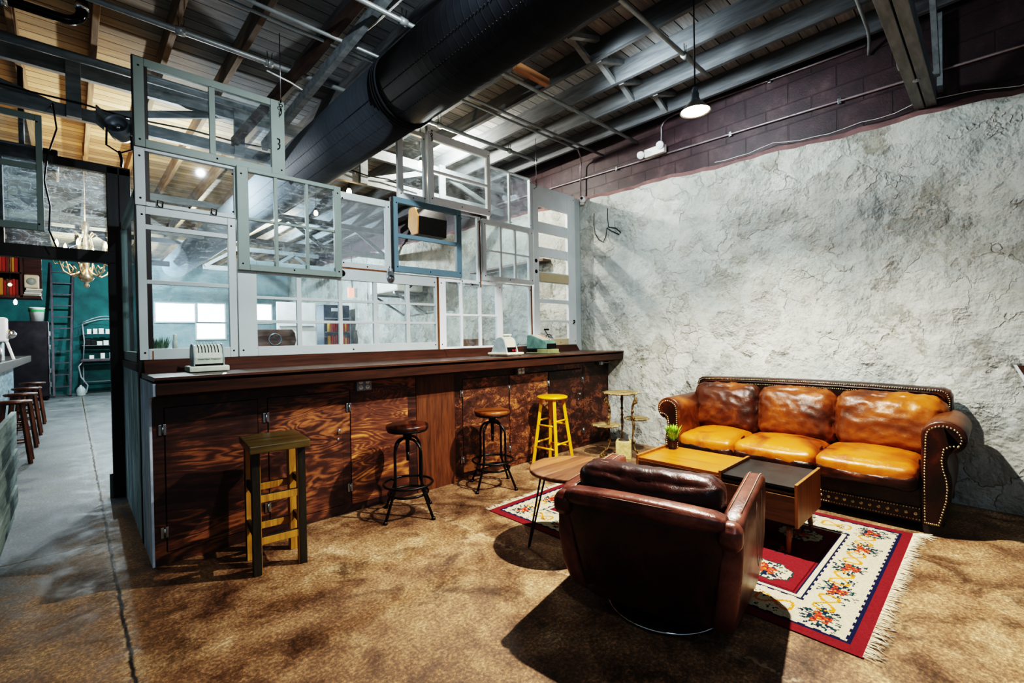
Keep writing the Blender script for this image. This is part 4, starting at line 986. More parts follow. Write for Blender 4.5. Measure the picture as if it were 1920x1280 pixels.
# ================================================================= CHECK WRITERS
M['mint'] = pm('pale_enamel', 'b9c2b4', 'cdd3c2', rough=.4, scale=12); M['creamen'] = pm('cream_enamel', 'd3cdb4', 'e4dec8', rough=.4); M['greyen'] = pm('grey_enamel', '8d9a9c', 'a9b4b4', rough=.4)
M['greenen'] = pm('teal_green_enamel', '4c6b66', '6d8b80', rough=.35, scale=8); M['olivee'] = pm('olive_enamel', '6d7350', '8c9166', rough=.4); M['redbtn'] = pm('red_button', 'b3202a', rough=.35)
def cw_text(par, txt, loc, size, mat):
    cu = bpy.data.curves.new('script_lettering', 'FONT'); cu.body = txt; cu.size = size; cu.align_x = 'CENTER'; cu.align_y = 'CENTER'; cu.extrude = .0003; cu.shear = .35
    o = bpy.data.objects.new('script_lettering', cu); COL.objects.link(o)
    dg = bpy.context.evaluated_depsgraph_get(); me = bpy.data.meshes.new_from_object(o.evaluated_get(dg)); bpy.data.objects.remove(o)
    ob = bpy.data.objects.new('script_lettering', me); COL.objects.link(ob); ob.parent = par; me.materials.clear(); me.materials.append(mat)
    p = par; off = V((0,0,0))
    while p is not None: off += p.location; p = p.parent
    ob.location = V(loc)-off; ob.rotation_euler = (pi/2, 0, 0); return ob
# pale one on the left; drum front with lever slots
def pale_writer():
    x, y, z = .685, 3.83, 1.2
    o = thing('check_writer', 'pale mint check writer with slotted drum at the left end of the bar', 'check writer', (x, y, z))
    m = MB(); m.lohi((x-.118, y-.09, z+.004), (x+.118, y+.11, z+.042), .008); m.build('base', M['mint'], o)
    prof = [(-.062,.056),(-.066,.098),(-.060,.125)]+[(.01+.066*cos(a), .125+.062*sin(a)) for a in [pi-(pi*i/10) for i in range(0, 11)]]+[(.078,.056)]
    m = MB(); m.prism([(p[0], p[1]) for p in prof], (x-.082, y, z), (0,1,0), (0,0,1), (.166, 0, 0), bev=.004); b = m.build('drum_housing', M['mint'], o)
    m = MB(); m.lohi((x-.08, y-.055, z+.042), (x+.08, y+.07, z+.06)); m.build('feet_gap', M['dark'], o)
    for sx in (-.09, .084):
        m = MB(); m.prism([(-.068,.042),(-.07,.10),(-.064,.13)]+[(.01+.073*cos(a), .128+.068*sin(a)) for a in [pi-(pi*i/10) for i in range(0, 11)]]+[(.088,.042)], (x+sx, y, z), (0,1,0), (0,0,1), (.008, 0, 0), bev=.002); m.build('side_plate', M['greyen'], o)
    m = MB()
    for i in range(7):
        sx = x-.058+i*.0193
        m.tube([(sx, y+.01-.0665*cos(a), z+.125+.0625*sin(a)) for a in [radians(d) for d in (8,20,35,50,65,78)]], .0028, 6)
    m.build('lever_slot', M['dark'], b)
    for i in range(7):
        if True:
            m = MB(); sx = x-.058+i*.0193; m.lohi((sx-.0035, y-.008, z+.182), (sx+.0035, y+.004, z+.204), .002); m.build('lever', M['mint'], b)
    cw_text(b, 'United Paper Protection', (x, y-.0665, z+.088), .0135, M['dark'])
    return o
pale_writer()
def cream_writer():
    x, y, z = 3.43, 3.72, 1.2
    o = thing('check_writer', 'cream ribbed check writer with two red keys beside the green one', 'check writer', (x, y, z))
    m = MB(); m.lohi((x-.125, y-.17, z+.018), (x+.125, y+.15, z+.04), .01); m.lohi((x-.112, y-.155, z+.008), (x+.112, y+.14, z+.02), .004); m.build('base', M['creamen'], o)
    for sx in (-.1, .1):
        for sy in (-.13, .11): f = MB(); f.lathe([(0,0),(.012,0),(.012,.01),(0,.01)], (x+sx, y+sy, z), 10); f.build('foot', M['dark'], o)
    side = [(-.12,.04),(-.105,.09),(-.08,.155)]+[(-.005+.08*cos(a), .135+.07*sin(a)) for a in [radians(160-14*i) for i in range(10)]]+[(.12,.07),(.135,.04)]
    m = MB(); m.prism(side, (x-.085, y, z), (0,1,0), (0,0,1), (.016,0,0), bev=.003); m.build('side_plate', M['greyen'], o); m = MB(); m.prism(side, (x+.069, y, z), (0,1,0), (0,0,1), (.016,0,0), bev=.003); m.build('side_plate', M['greyen'], o)
    m = MB()
    for i in range(11):
        sx = x-.069+i*.0128
        m.prism([(-.09,.09),(-.082,.14)]+[(-.005+.08*cos(a), .135+.073*sin(a)) for a in [radians(160-14*k) for k in range(9)]]+[(.07,.1)], (sx, y, z), (0,1,0), (0,0,1), (.0095,0,0))
    m.build('ribbed_drum', M['creamen'], o)
    m = MB(); m.lohi((x-.068, y-.1, z+.04), (x+.068, y+.1, z+.095)); m.build('dark_mechanism', M['blackmetal'], o)
    for i in (0, 1):
        m = MB(); m.ball((x+.012+i*.034, y-.112, z+.062), (.011,.012,.01), 10, 7); m.build('red_key', M['redbtn'], o)
    m = MB(); m.tube([(x+.095, y+.02, z+.1), (x+.10, y+.03, z+.2), (x+.10, y+.02, z+.225)], .005, 8); m.box((x+.055, y+.02, z+.23), (.12,.018,.018), .005); m.build('pull_lever', M['creamen'], o)
    return o
cream_writer()
def green_writer():
    x, y, z = 4.13, 3.83, 1.2
    o = thing('check_writer', 'dark green wedge-shaped check writer with black crank near the panelled door', 'check writer', (x, y, z))
    m = MB(); m.lohi((x-.10, y-.21, z+.004), (x+.10, y+.16, z+.016), .003); m.lohi((x-.095, y-.20, z+.016), (x+.095, y-.02, z+.055), .004); m.build('base', M['olivee'], o)
    m = MB(); m.lohi((x-.09, y-.02, z+.018), (x+.09, y+.15, z+.05)); m.build('lower_frame', M['blackmetal'], o)
    m = MB(); m.prism([(-.16,.06),(-.165,.13),(-.15,.145),(.09,.225),(.135,.228),(.155,.215),(.16,.06)], (x-.09, y, z), (0,1,0), (0,0,1), (.18,0,0), bev=.006); b = m.build('housing', M['greenen'], o)
    m = MB(); m.lohi((x-.08, y-.172, z+.062), (x+.08, y-.155, z+.12), .003); m.build('printing_slot', M['blackmetal'], b)
    m = MB()
    for i in range(8): m.bar((x-.07+i*.02, y-.1, z+.166), (x-.07+i*.02, y+.08, z+.226), .008, .012)
    m.build('key_row', M['creamen'], b)
    m = MB(); m.bar((x+.04, y-.1, z+.17), (x+.04, y+.08, z+.230), .014, .01); m.build('red_key_row', M['redbtn'], b)
    m = MB(); m.tube([(x+.095, y-.02, z+.16), (x+.12, y-.02, z+.2), (x+.12, y+.05, z+.29)], .006, 8); m.box((x+.155, y+.05, z+.292), (.08,.022,.022), .006); m.build('crank', M['blackmetal'], o)
    return o
green_writer()

# ================================================================= CEILING FITTINGS
dt = thing('duct', 'large black spiral air duct crossing the ceiling and passing over the windows', 'duct', (2.072, 4, 3.5))
AX, AZ, AR = 2.072, 3.498, .2925
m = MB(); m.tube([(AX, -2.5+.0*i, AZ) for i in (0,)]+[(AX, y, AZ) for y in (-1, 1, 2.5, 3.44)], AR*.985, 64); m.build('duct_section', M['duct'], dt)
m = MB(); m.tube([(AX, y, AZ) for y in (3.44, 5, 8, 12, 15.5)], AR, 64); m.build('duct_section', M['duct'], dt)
m = MB()
for y in (3.405, 3.44, 3.475): m.tube([(AX+AR*1.005*cos(a), y, AZ+AR*1.005*sin(a)) for a in [2*pi*i/64 for i in range(64)]], .009, 8, True)
m.build('coupling_band', M['duct'], dt)
m = MB()
for ang in (205, 226, 248):
    for i in range(260):
        y = -.5+i*.034; a = radians(ang); c_ = V((AX+AR*1.0*cos(a), y, AZ+AR*1.0*sin(a))); m.ball(c_, .0045, 5, 3)
ob = m.build('vent_hole', M['dark'], dt); ob['kind'] = 'stuff'
def pipe(y, x0, x1, lab, r=.019, z=3.85, hang=(), end=None, mat='pipe'):
    o = thing('sprinkler_pipe', lab, 'pipe', (x0, y, z), 'painted pipes under the ceiling joists')
    m = MB(); m.tube([(x0, y, z), (x1, y, z)], r, 12)
    for x in hang: m.lathe([(0,-.03),(r*1.5,-.03),(r*1.5,.03),(0,.03)], (x, y, z), 12, Matrix.Rotation(pi/2, 3, 'Y'))
    m.build('pipe', M[mat], o)
    for x in hang:
        h = MB(); h.tube([(x-.012, y, z+.1), (x-.004, y, z-r-.004), (x+.012, y, z-r-.004), (x+.03, y, z+.1)], .004, 6); h.build('hanger', M['steel'], o)
    if end:
        e = MB(); e.tube(end, r*.8, 10); e.build('drop', M['conduit'], o)
    return o
pipe(1.885, 1.6, 4.40, 'grey ceiling pipe nearest the camera, ending by the pendant lamp', r=.019, hang=(3.95,))
pipe(3.15, .2, 5.25, 'grey ceiling pipe behind the one by the pendant lamp, reaching the block wall', hang=(1.9,))
pipe(3.69, .2, 5.28, 'grey ceiling pipe with its end in the block wall, third from the camera', r=.015)
pipe(3.785, .2, 4.85, 'thin grey ceiling pipe that turns down towards the white camera', r=.013, end=[(4.85, 3.785, 3.85), (5.05, 3.9, 3.85), (5.26, 4.05, 3.84), (5.285, 4.08, 3.80), (5.29, 4.09, 3.4)])
pipe(4.41, -2.2, 4.72, 'grey ceiling pipe directly above the top edge of the window partition', r=.022, hang=(.66, 1.3, 3.1, 4.2))
# shiny black pipe with an elbow in the top left corner
o = thing('black_pipe', 'shiny black pipe with an elbow in the upper left ceiling', 'pipe', (0, 4.7, 3.8))
m = MB(); m.tube([(-1.6, 4.72, 3.80), (.0, 4.72, 3.80)]+[(.0+.10*sin(a), 4.72, 3.90-.10*cos(a)) for a in [i*pi/12 for i in range(1, 7)]]+[(.10, 4.72, 4.138)], .034, 14); m.build('pipe', pm('glossy_black_pipe', '0a0c0e', '15181b', rough=.15, metal=.6), o)
m = MB()
m.lathe([(0,-.02),(.042,-.02),(.042,.02),(0,.02)], (-.3, 4.72, 3.80), 14, Matrix.Rotation(pi/2, 3, 'Y')); m.build('clamp', M['chrome'], o); m = MB()
m.lathe([(0,-.02),(.042,-.02),(.042,.02),(0,.02)], (.10, 4.72, 3.93), 14); m.build('clamp', M['chrome'], o)
o = thing('grey_pipe', 'thick grey pipe high in the upper left ceiling behind the black one', 'pipe', (0, 5.2, 3.75))
m = MB(); m.tube([(-2.2, 5.2, 3.76), (1.7, 5.2, 3.76)], .035, 12); m.build('pipe', M['truss'], o)
# white cable along the duct
o = thing('white_cable', 'white cable looping along the top side of the black duct', 'cable', (1.9, 4, 3.9))
m = MB(); m.tube([(2.0, 2.0, 3.93), (1.9, 2.5, 3.93), (1.83, 2.95, 3.925), (1.79, 3.4, 3.91), (1.74, 3.75, 3.90), (1.71, 4.05, 3.84), (1.68, 4.28, 3.72), (1.6, 4.33, 3.66), (1.45, 4.32, 3.70), (1.25, 4.30, 3.72)], .007, 8); m.build('cable', M['white'], o)
m = MB(); m.box((1.70, 4.15, 3.80), (.03,.03,.09), .004); m.build('clip', M['steel'], o)
# pendant lamp
PL = (3.13, 1.425, 2.93)
pl = thing('pendant_lamp', 'lit pendant lamp with metal shade on a black cord in front of the block wall', 'lamp', PL)
x, y, z = PL
m = MB(); m.tube([(x, y, z+.16), (x, y, 4.14)], .005, 8); m.build('cord', M['blackmetal'], pl)
m = MB(); m.lathe([(0,.165),(.012,.165),(.02,.15),(.02,.125),(.026,.12),(.026,.085),(.032,.08),(.034,.055),(0,.055)], PL, 20); m.build('socket', M['greybox'], pl)
R_ = .098
m = MB(); m.lathe([(.03,.072),(.045,.058),(.07,.03),(R_,.0),(R_+.003,-.004),(R_-.001,-.004),(.068,.025),(.043,.052),(.03,.066)], PL, 40); m.build('lamp_shade', pm('lamp_shade_metal', 'a9a69c', 'c2bfb4', rough=.25, metal=.6), pl)
m = MB(); m.lathe([(0,-.012),(.05,-.010),(.08,-.004),(R_-.006,.003),(0,.003)], PL, 32); m.build('diffuser', M['lampglow'], pl)
# emergency light on the block wall
el = thing('emergency_light', 'white twin-head emergency light on the dark block wall', 'emergency light', (5.20, 2.88, 3.62))
m = MB(); m.box((5.215, 2.88, 3.645), (.07,.27,.10), .012, rot=(0,0,radians(-2.6))); m.build('housing', M['white'], el)
for (yy, zz) in ((3.04, 3.655), (2.78, 3.70)):
    m = MB(); R = Matrix.Rotation(radians(-125), 3, 'Y'); m.lathe([(0,0),(.028,0),(.043,.025),(.047,.055),(.042,.06),(0,.05)], (5.185, yy, zz), 20, R); m.build('lamp_head', pm('lens_plastic', 'c9ced2', 'e4e8ea', rough=.15), el)
def conduit(lab, pts, r=.0115, clips=()):
    o = thing('conduit', lab, 'conduit', pts[0]); m = MB(); m.tube(pts, r, 10); m.build('tube', M['conduit'], o)
    for p in clips:
        k = MB(); k.box(p, (.02,.03,.05), .003); k.build('strap', M['steel'], o)
    return o
wx = lambda y: wallx(y)+.03
conduit('thin metal conduit running along the block wall behind the emergency light', [(wx(y), y, 3.50+.037*y) for y in (-1.5, -.14, .5, 1.3, 2.0, 2.75, 3.0, 3.66, 4.8, 6)], clips=[(wx(y), y, 3.50+.037*y) for y in (1.0, 2.0, 3.5)])
conduit('upper conduit bending down into the emergency light', [(wx(2.83), 2.83, 3.70), (wx(2.83), 2.83, 3.94), (wx(2.80), 2.80, 3.99), (wx(2.74), 2.74, 4.02), (wx(2.64), 2.64, 4.03), (wx(2.1), 2.1, 4.01), (wx(1.3), 1.3, 3.97), (wx(.8), .8, 3.95)], .0105, clips=[(wx(1.6), 1.6, 3.985)])
o = thing('sprinkler_pipe', 'thin pipe coming down across the joists left of the right roof beam', 'pipe', (4.7, .75, 3.9))
m = MB(); m.tube([(3.9, .72, 3.93), (4.9, .74, 3.93), (5.08, .76, 3.925), (5.13, .77, 3.90), (wx(.78), .78, 3.86)], .0125, 10); m.build('pipe', M['pipe'], o)
# security camera + wires on the plaster
sc_ = thing('security_camera', 'small round white camera at the top of the panelled door corner', 'camera', (5.26, 4.05, 3.33))
m = MB(); m.lathe([(0,0),(.035,0),(.045,.02),(.045,.05),(.03,.06),(0,.06)], (5.285, 4.05, 3.33), 20, Matrix.Rotation(radians(-100), 3, 'Y') @ Matrix.Rotation(radians(35), 3, 'X')); m.box((5.27, 4.05, 3.29), (.05,.05,.06), .012); m.build('body', M['white'], sc_)
m = MB(); m.ball((5.225, 4.025, 3.34), .02, 12, 8); m.build('lens', M['blackmetal'], sc_)
o = thing('loose_wire', 'black wire hanging in a loop on the plaster near the panelled door', 'wire', (5.27, 3.7, 2.9))
g = lambda y, z: (wallx(y)-.012, y, z)
m = MB(); m.tube([g(3.86, 3.1), g(3.87, 2.95), g(3.85, 2.82), g(3.78, 2.72), g(3.71, 2.68), g(3.67, 2.74), g(3.64, 2.86), g(3.56, 2.80), g(3.45, 2.74), g(3.42, 2.76), g(3.5, 2.83), g(3.62, 2.87), g(3.63, 3.0), g(3.63, 3.12)], .005, 6); m.build('wire', M['blackmetal'], o)
o = thing('white_wire', 'thin pale wire lying along the dusty ledge above the plaster', 'wire', (5.15, .8, 3.2))
m = MB(); m.tube([(wallx(y)-.012, y, ptop(y)+.07+.015*sin(y*9)+.05*max(0, 1-abs(y-.45)*3)) for y in [-.6+.12*i for i in range(24)]], .0026, 6); m.build('wire', M['white'], o)
# stage light on the left corner post
sl = thing('stage_light', 'small grey stage spotlight with barn doors at the upper left corner of partition', 'spotlight', (.36, 5.3, 3.27))
c = (.33, 5.28, 3.29); R = Matrix.Rotation(radians(75), 3, 'X') @ Matrix.Rotation(radians(-20), 3, 'Y')
m = MB(); m.lathe([(0,-.13),(.06,-.13),(.085,-.08),(.09,.06),(.082,.065),(.075,.03),(.04,.0),(0,.0)], c, 24, R); m.build('can', M['greybox'], sl)
m = MB(); m.ball(c, .035, 12, 8); m.build('reflector', M['chrome'], sl)
for dx in (-.125, .10):
    m = MB(); m.box((c[0]+dx, c[1]-.1, c[2]+.015), (.008,.12,.16), .002, rot=(0,0,radians(-25 if dx < 0 else 25))); m.build('barn_door', M['truss'], sl)
m = MB(); m.tube([(c[0]-.08, c[1], c[2]), (c[0]-.085, c[1], c[2]-.17), (c[0], c[1], c[2]-.22), (c[0]+.085, c[1], c[2]-.17), (c[0]+.08, c[1], c[2])], .008, 8); m.tube([(c[0], c[1], c[2]-.21), (.36, 5.5, c[2]-.21), (.36, 5.56, c[2]-.25)], .012, 8); m.build('bracket', M['blackmetal'], sl)
# wall bracket board at the right edge
o = thing('wall_shelf', 'dark wooden shelf end with pale edge fixed to the plaster at far right', 'shelf', (5.05, -.2, 1.0))
m = MB(); m.prism([(-.095,1.125),(-.6,1.125),(-.6,.75),(-.26,.75)], (wallx(-.2)-.035, 0, 0), (0,1,0), (0,0,1), (.03,0,0), bev=.002); m.build('board', M['counter'], o)
m = MB(); m.prism([(-.075,1.13),(-.095,1.127),(-.265,.75),(-.235,.75)], (wallx(-.2)-.04, 0, 0), (0,1,0), (0,0,1), (.036,0,0)); m.build('pale_edge', M['lightgreen'], o)
# ================================================================= BACK ROOM (seen through the doorway and the glass)
# bar with plank cladding on the left
o = thing('back_bar', 'dark thick bar top on the far left running into the back room', 'counter', (-1, 9.6, 0))
m = MB(); m.lohi((-1.3, 6.2, 1.1), (-.585, 13, 1.215), .006); m.build('bar_top', m_wood('back_bar_wood', '241a15', '56493f', 'y', 2, .35, coat=.2), o)
m = MB(); m.lohi((-1.2, 6.3, 0), (-.82, 12.9, 1.1), .004); m.build('bar_front', pm('blue_grey_board', '5b6d76', '8fa2aa', rough=.6, scale=3, stretch=(1, 1, 6)), o)
o = thing('plank_half_wall', 'half wall clad with ragged pale green-white planks at the far left edge', 'half wall', (-.45, 3.8, 0))
M['plank'] = m_wood('pale_plank', '5f7472', 'b8c9c4', 'y', 2.2, .7)
m = MB(); m.lohi((-.9, 2.6, 0), (-.40, 4.55, .93)); m.build('core', M['darkwood'], o)
for i in range(7):
    z0 = .07+i*.125; e = 4.66+(.0, .05, -.03, .08, -.02, .06, .0)[i]
    m = MB(); xo = -.36+(0, .035, .06, .05, .065, .055, .06)[i]; m.bar((xo-.02, 2.6, z0+.055), (xo, e, z0+.075), .026, .116, .003); m.build('plank', M['plank'], o)
# wooden bar stools in a row
M['brownstool'] = m_wood('brown_stool_wood', '2a1610', '5d3622', 'z', 2.6, .4)
def bstool():
    o = thing('bar_stool', '', 'stool', (0,0,0), 'wooden stools in a row at the back bar')
    m = MB(); m.lathe([(0,.715),(.15,.715),(.17,.73),(.165,.748),(0,.752)], (0,0,0), 28); m.build('seat', M['brownstool'], o)
    P_ = lambda k, z: V(((.205-.1*z/.72)*cos(pi/4+k*pi/2), (.205-.1*z/.72)*sin(pi/4+k*pi/2), z))
    for k in range(4):
        m = MB(); m.bar(P_(k, 0), P_(k, .716), .032, .032, .003, roll=pi/4+k*pi/2); m.build('leg', M['brownstool'], o)
    for k in range(4):
        for z in ((.2, .42) if k % 2 else (.26, .48)):
            m = MB(); m.tube([P_(k, z), P_(k+1, z)], .011, 8); m.build('rung', M['brownstool'], o)
    return o
s0 = bstool()
for i, (y, lab) in enumerate(((8.1, 'brown wooden bar stool nearest the doorway in the back bar row'), (9.3, 'second brown bar stool behind the doorway, counted from the nearest'), (10.5, 'third brown bar stool in the back bar row, counted from the nearest'), (11.9, 'farthest brown bar stool of the row at the back bar'))):
    if i == 0: s0.location = (-.53, y, 0); s0['label'] = lab
    else: dup(s0, (-.53, y, 0), .0, lab)
# espresso machine, cups and shaker on the bar
o = thing('bar_machine', 'white counter-top machine on the left back bar', 'machine', (-.78, 9, 1.215))
m = MB(); m.lohi((-1.0, 8.85, 1.46), (-.62, 9.2, 1.78), .02); m.build('body', M['white'], o)
m = MB(); m.lohi((-.98, 8.9, 1.215), (-.66, 9.2, 1.46), .01); m.build('stand', M['greyen'], o)
m = MB(); m.ball((-.60, 9.0, 1.56), (.07,.07,.06)); m.build('front_dome', M['chrome'], o)
for i, (x, y, lab) in enumerate(((-.70, 7.9, 'steel shaker cup on the back bar, nearest'), (-.66, 8.35, 'second steel shaker cup on the back bar, next to the white machine'))):
    o = thing('shaker_cup', lab, 'cup', (x, y, 1.215), 'steel cups on the back bar')
    m = MB(); m.lathe([(0,0),(.035,0),(.045,.17),(.042,.17),(.034,.008),(0,.008)], (x, y, 1.216), 18); m.build('cup', M['steel'], o)
o = thing('menu_frame', 'small tilted white framed card on the back bar', 'frame', (-.64, 9.7, 1.215))
m = MB(); m.box((-.64, 9.7, 1.34), (.02,.2,.26), .004, rot=(0, radians(-14), 0)); m.build('card', M['white'], o)
# hanging bookshelf
bs = thing('hanging_bookshelf', 'dark red-brown hanging bookcase above the back bar at far left', 'bookcase', (-.9, 11.1, 2.2))
M['maroonwood'] = m_wood('maroon_wood', '2a1514', '4f2b28', 'x', 2, .6)
m = MB(); m.lohi((-1.6, 11.0, 2.19), (-.36, 11.45, 2.23)); m.lohi((-1.6, 11.0, 2.585), (-.58, 11.4, 2.61)); m.lohi((-1.6, 11.0, 2.98), (-.36, 11.4, 3.01)); m.build('shelf', M['maroonwood'], bs)
m = MB(); m.lohi((-.60, 11.0, 2.2), (-.57, 11.4, 3.95)); m.build('side', M['maroonwood'], bs); m = MB(); m.lohi((-1.6, 11.0, 2.2), (-1.57, 11.4, 3.95)); m.build('side', M['maroonwood'], bs)
m = MB(); m.lohi((-1.6, 11.4, 2.2), (-.36, 11.42, 3.95)); m.build('back_board', M['maroonwood'], bs)
bkc = [('8f1f1a','red'),('a8402a','orange-red'),('7a1f22','dark red'),('b58a3a','yellow'),('5a4a3a','brown'),('a12b22','bright red'),('88603a','tan')]
bmats = [pm('book_'+n.replace('-','_'), c, rough=.6) for c, n in bkc]
for row, z in (('upper', 2.61), ('lower', 2.231)):
    x = -.62
    for i in range(10):
        w = random.uniform(.026, .04); h = random.uniform(.22, .29); k = (i*3+(row == 'lower')*2) % 7
        b = thing('book', f'{bkc[k][1]} book, {["first","second","third","fourth","fifth","sixth","seventh","eighth","ninth","tenth"][i]} from the right on the {row} shelf of the hanging bookcase', 'book', (x-w/2, 11.15, z), f'books on the {row} hanging shelf')
        m = MB(); m.lohi((x-w, 11.03, z+.001), (x, 11.2, z+h), .004); m.lohi((x-w-.0, 11.028, z+h*.2), (x, 11.032, z+h*.25)); m.build('cover', bmats[k], b)
        x -= w+.003
o = thing('radio_set', 'small pale old appliance on the hanging bookcase beside the red books', 'radio', (-.47, 11.15, 2.231))
m = MB(); m.lohi((-.555, 11.02, 2.36), (-.385, 11.2, 2.58), .02); m.build('body', M['offwhite'], o)
m = MB(); m.lathe([(0,0),(.06,0),(.055,.015),(0,.012)], (-.47, 11.015, 2.47), 20, Matrix.Rotation(pi/2, 3, 'X')); m.build('dial', M['greyen'], o)
for i in range(4):
    b = thing('paper_stack', f'{["lowest","second","third","top"][i]} pale folded paper in the stack under the old appliance', 'papers', (-.47, 11.12, 2.231+i*.031), 'papers stacked on the hanging bookcase')
    m = MB(); m.box((-.465+.006*i, 11.12, 2.246+i*.031), (.19,.2,.028), .003, rot=(0,0,.06*(i-1.5))); m.build('papers', M['white' if i % 2 else 'greyen'], b)
o = thing('wall_bulb', 'small glowing bulb in front of the red books at far left', 'bulb', (-.63, 9.6, 2.25))
m = MB(); m.ball((-.62, 9.6, 2.27), .02); m.build('bulb', M['bulb'], o); m = MB(); m.tube([(-.62, 9.6, 2.29), (-.62, 9.6, 3.95)], .004, 6); m.build('cord', M['blackmetal'], o)
o = thing('under_shelf_lamp', 'bright white lamp under the hanging bookcase', 'lamp', (-.65, 10.9, 2.1))
m = MB(); m.ball((-.65, 10.9, 2.11), (.022,.022,.045)); m.build('bulb', emis('cool_bulb', (.85, .95, 1), 12), o); m = MB(); m.tube([(-.65, 10.9, 2.16), (-.65, 11.05, 2.21)], .01, 6); m.build('arm', M['steel'], o)
# dark cabinet, bucket, ladder, rack
fr = thing('dark_cabinet', 'large dark metal cabinet on wheels against the teal wall', 'cabinet', (-.8, 17.2, 0))
m = MB(); m.lohi((-1.35, 16.8, .1), (-.43, 17.7, 2.03), .02); m.build('body', pm('dark_cabinet_metal', '1d1c1f', '38343a', rough=.35, metal=.4, scale=2), fr)
m = MB(); m.lohi((-.445, 16.775, .15), (-.425, 16.80, 2.0), .003); m.build('door_edge', M['steel'], fr)
for (x, y) in ((-.5, 16.86), (-1.28, 16.86), (-.5, 17.64), (-1.28, 17.64)):
    m = MB(); m.lathe([(0,-.02),(.05,-.02),(.05,.02),(0,.02)], (x, y, .05), 14, Matrix.Rotation(pi/2, 3, 'Y')); m.lohi((x-.02, y-.02, .07), (x+.02, y+.02, .1)); m.build('caster', M['blackmetal'], fr)
m = MB()
for z in (.35, .7, 1.3, 1.65): m.lohi((-.44, 16.75, z), (-.40, 16.79, z+.12), .004)
m.build('latch', M['steel'], fr)
o = thing('bucket', 'white plastic bucket on top of the dark cabinet', 'bucket', (-.65, 17.1, 2.03))
m = MB(); m.lathe([(0,0),(.12,0),(.15,.33),(.158,.335),(.158,.355),(.145,.355),(.115,.01),(0,.01)], (-.65, 17.1, 2.032), 24); m.build('pail', M['white'], o)
m = MB(); m.lathe([(.1515,.25),(.155,.30)], (-.65, 17.1, 2.032), 24); m.build('green_band', pm('green_band', '2f8a4a', rough=.5), o)
o = thing('ladder', 'dark wooden ladder leaning on the teal wall beside the cabinet', 'ladder', (-.1, 17.8, 0))
La, Lb = V((-.38, 17.6, .02)), V((-.40, 18.55, 3.75)); Ra, Rb = V((-.06, 17.6, .02)), V((.06, 18.55, 3.75))
M['ladderwood'] = m_wood('ladder_wood', '2f2830', '5a4f57', 'z', 2, .6)
for a, b in ((La, Lb), (Ra, Rb)): m = MB(); m.bar(a, b, .05, .08, .005); m.build('rail', M['ladderwood'], o)
for i in range(11):
    t_ = (i+.8)/11.6; m = MB(); m.bar(La.lerp(Lb, t_), Ra.lerp(Rb, t_), .06, .03); m.build('rung', M['ladderwood'], o)
o = thing('plastic_jug', 'clear pale jug on the floor at the foot of the ladder', 'jug', (.15, 17.45, 0))
m = MB(); m.lathe([(0,0),(.09,0),(.1,.03),(.1,.17),(.06,.24),(.025,.27),(.025,.30),(0,.30)], (.15, 17.45, .002), 18); m.build('jug', M['greyen'], o)
rk = thing('bakers_rack', 'wrought-iron rack with three shelves of white boxes by the teal wall', 'rack', (.75, 18.1, 0))
m = MB()
for x in (.22, 1.28):
    for y in (17.95, 18.35): m.tube([(x, y, 1.0), (x+.03, y, 1.5), (x, y, 2.0)], .016, 8)
    m.tube([(x, 17.95, .95), (x-.1, 17.95, .8), (x-.06, 17.95, .5), (x+.08, 17.95, .25), (x+.05, 17.95, .05), (x-.08, 17.95, .01), (x-.12, 17.95, .08)], .02, 8)
    m.tube([(x, 18.35, .95), (x, 18.35, 0.02)], .018, 8)
m.tube([(.22+1.06*i/10, 17.95, 2.0+.15*sin(pi*i/10)) for i in range(11)], .016, 8); m.tube([(.22+1.06*i/10, 18.35, 2.05+.2*sin(pi*i/10)) for i in range(11)], .016, 8)
m.build('iron_frame', pm('grey_iron', '8a9096', 'aab0b4', rough=.5, metal=.4), rk)
for z in (1.0, 1.39, 1.72, .35):
    m = MB(); m.lohi((.2, 17.93, z-.012), (1.3, 18.37, z), .002); m.build('shelf', pm('rack_shelf', '5d5f62', '7a7c7e', rough=.5, metal=.3), rk)
m = MB(); m.lohi((.16, 17.88, .93), (1.34, 18.4, .985), .006); m.build('counter_board', M['ladderwood'], rk)
for z, row, xs in ((1.72, 'top', (.36,.49,.62,.76,.88,1.0)), (1.39, 'middle', (.33,.45,.58,.72,.86,1.0)), (1.0, 'bottom', (.40,.64,.84))):
    for i, x in enumerate(xs):
        h = random.uniform(.09, .17); w = random.uniform(.09, .115)
        dk = (row == 'middle' and i < 2)
        b = thing('small_box', f'{"dark" if dk else "white"} small box, {["first","second","third","fourth","fifth","sixth"][i]} from the left on the {row} shelf of the iron rack', 'box', (x, 18.1, z), f'boxes on the {row} rack shelf')
        m = MB(); m.box((x, 18.08, z+h/2+.001), (w, .12, h), .005); m.box((x, 18.08, z+h+.004), (w+.006, .126, .01), .003); m.build('carton', M['blackmetal' if dk else 'white'], b)
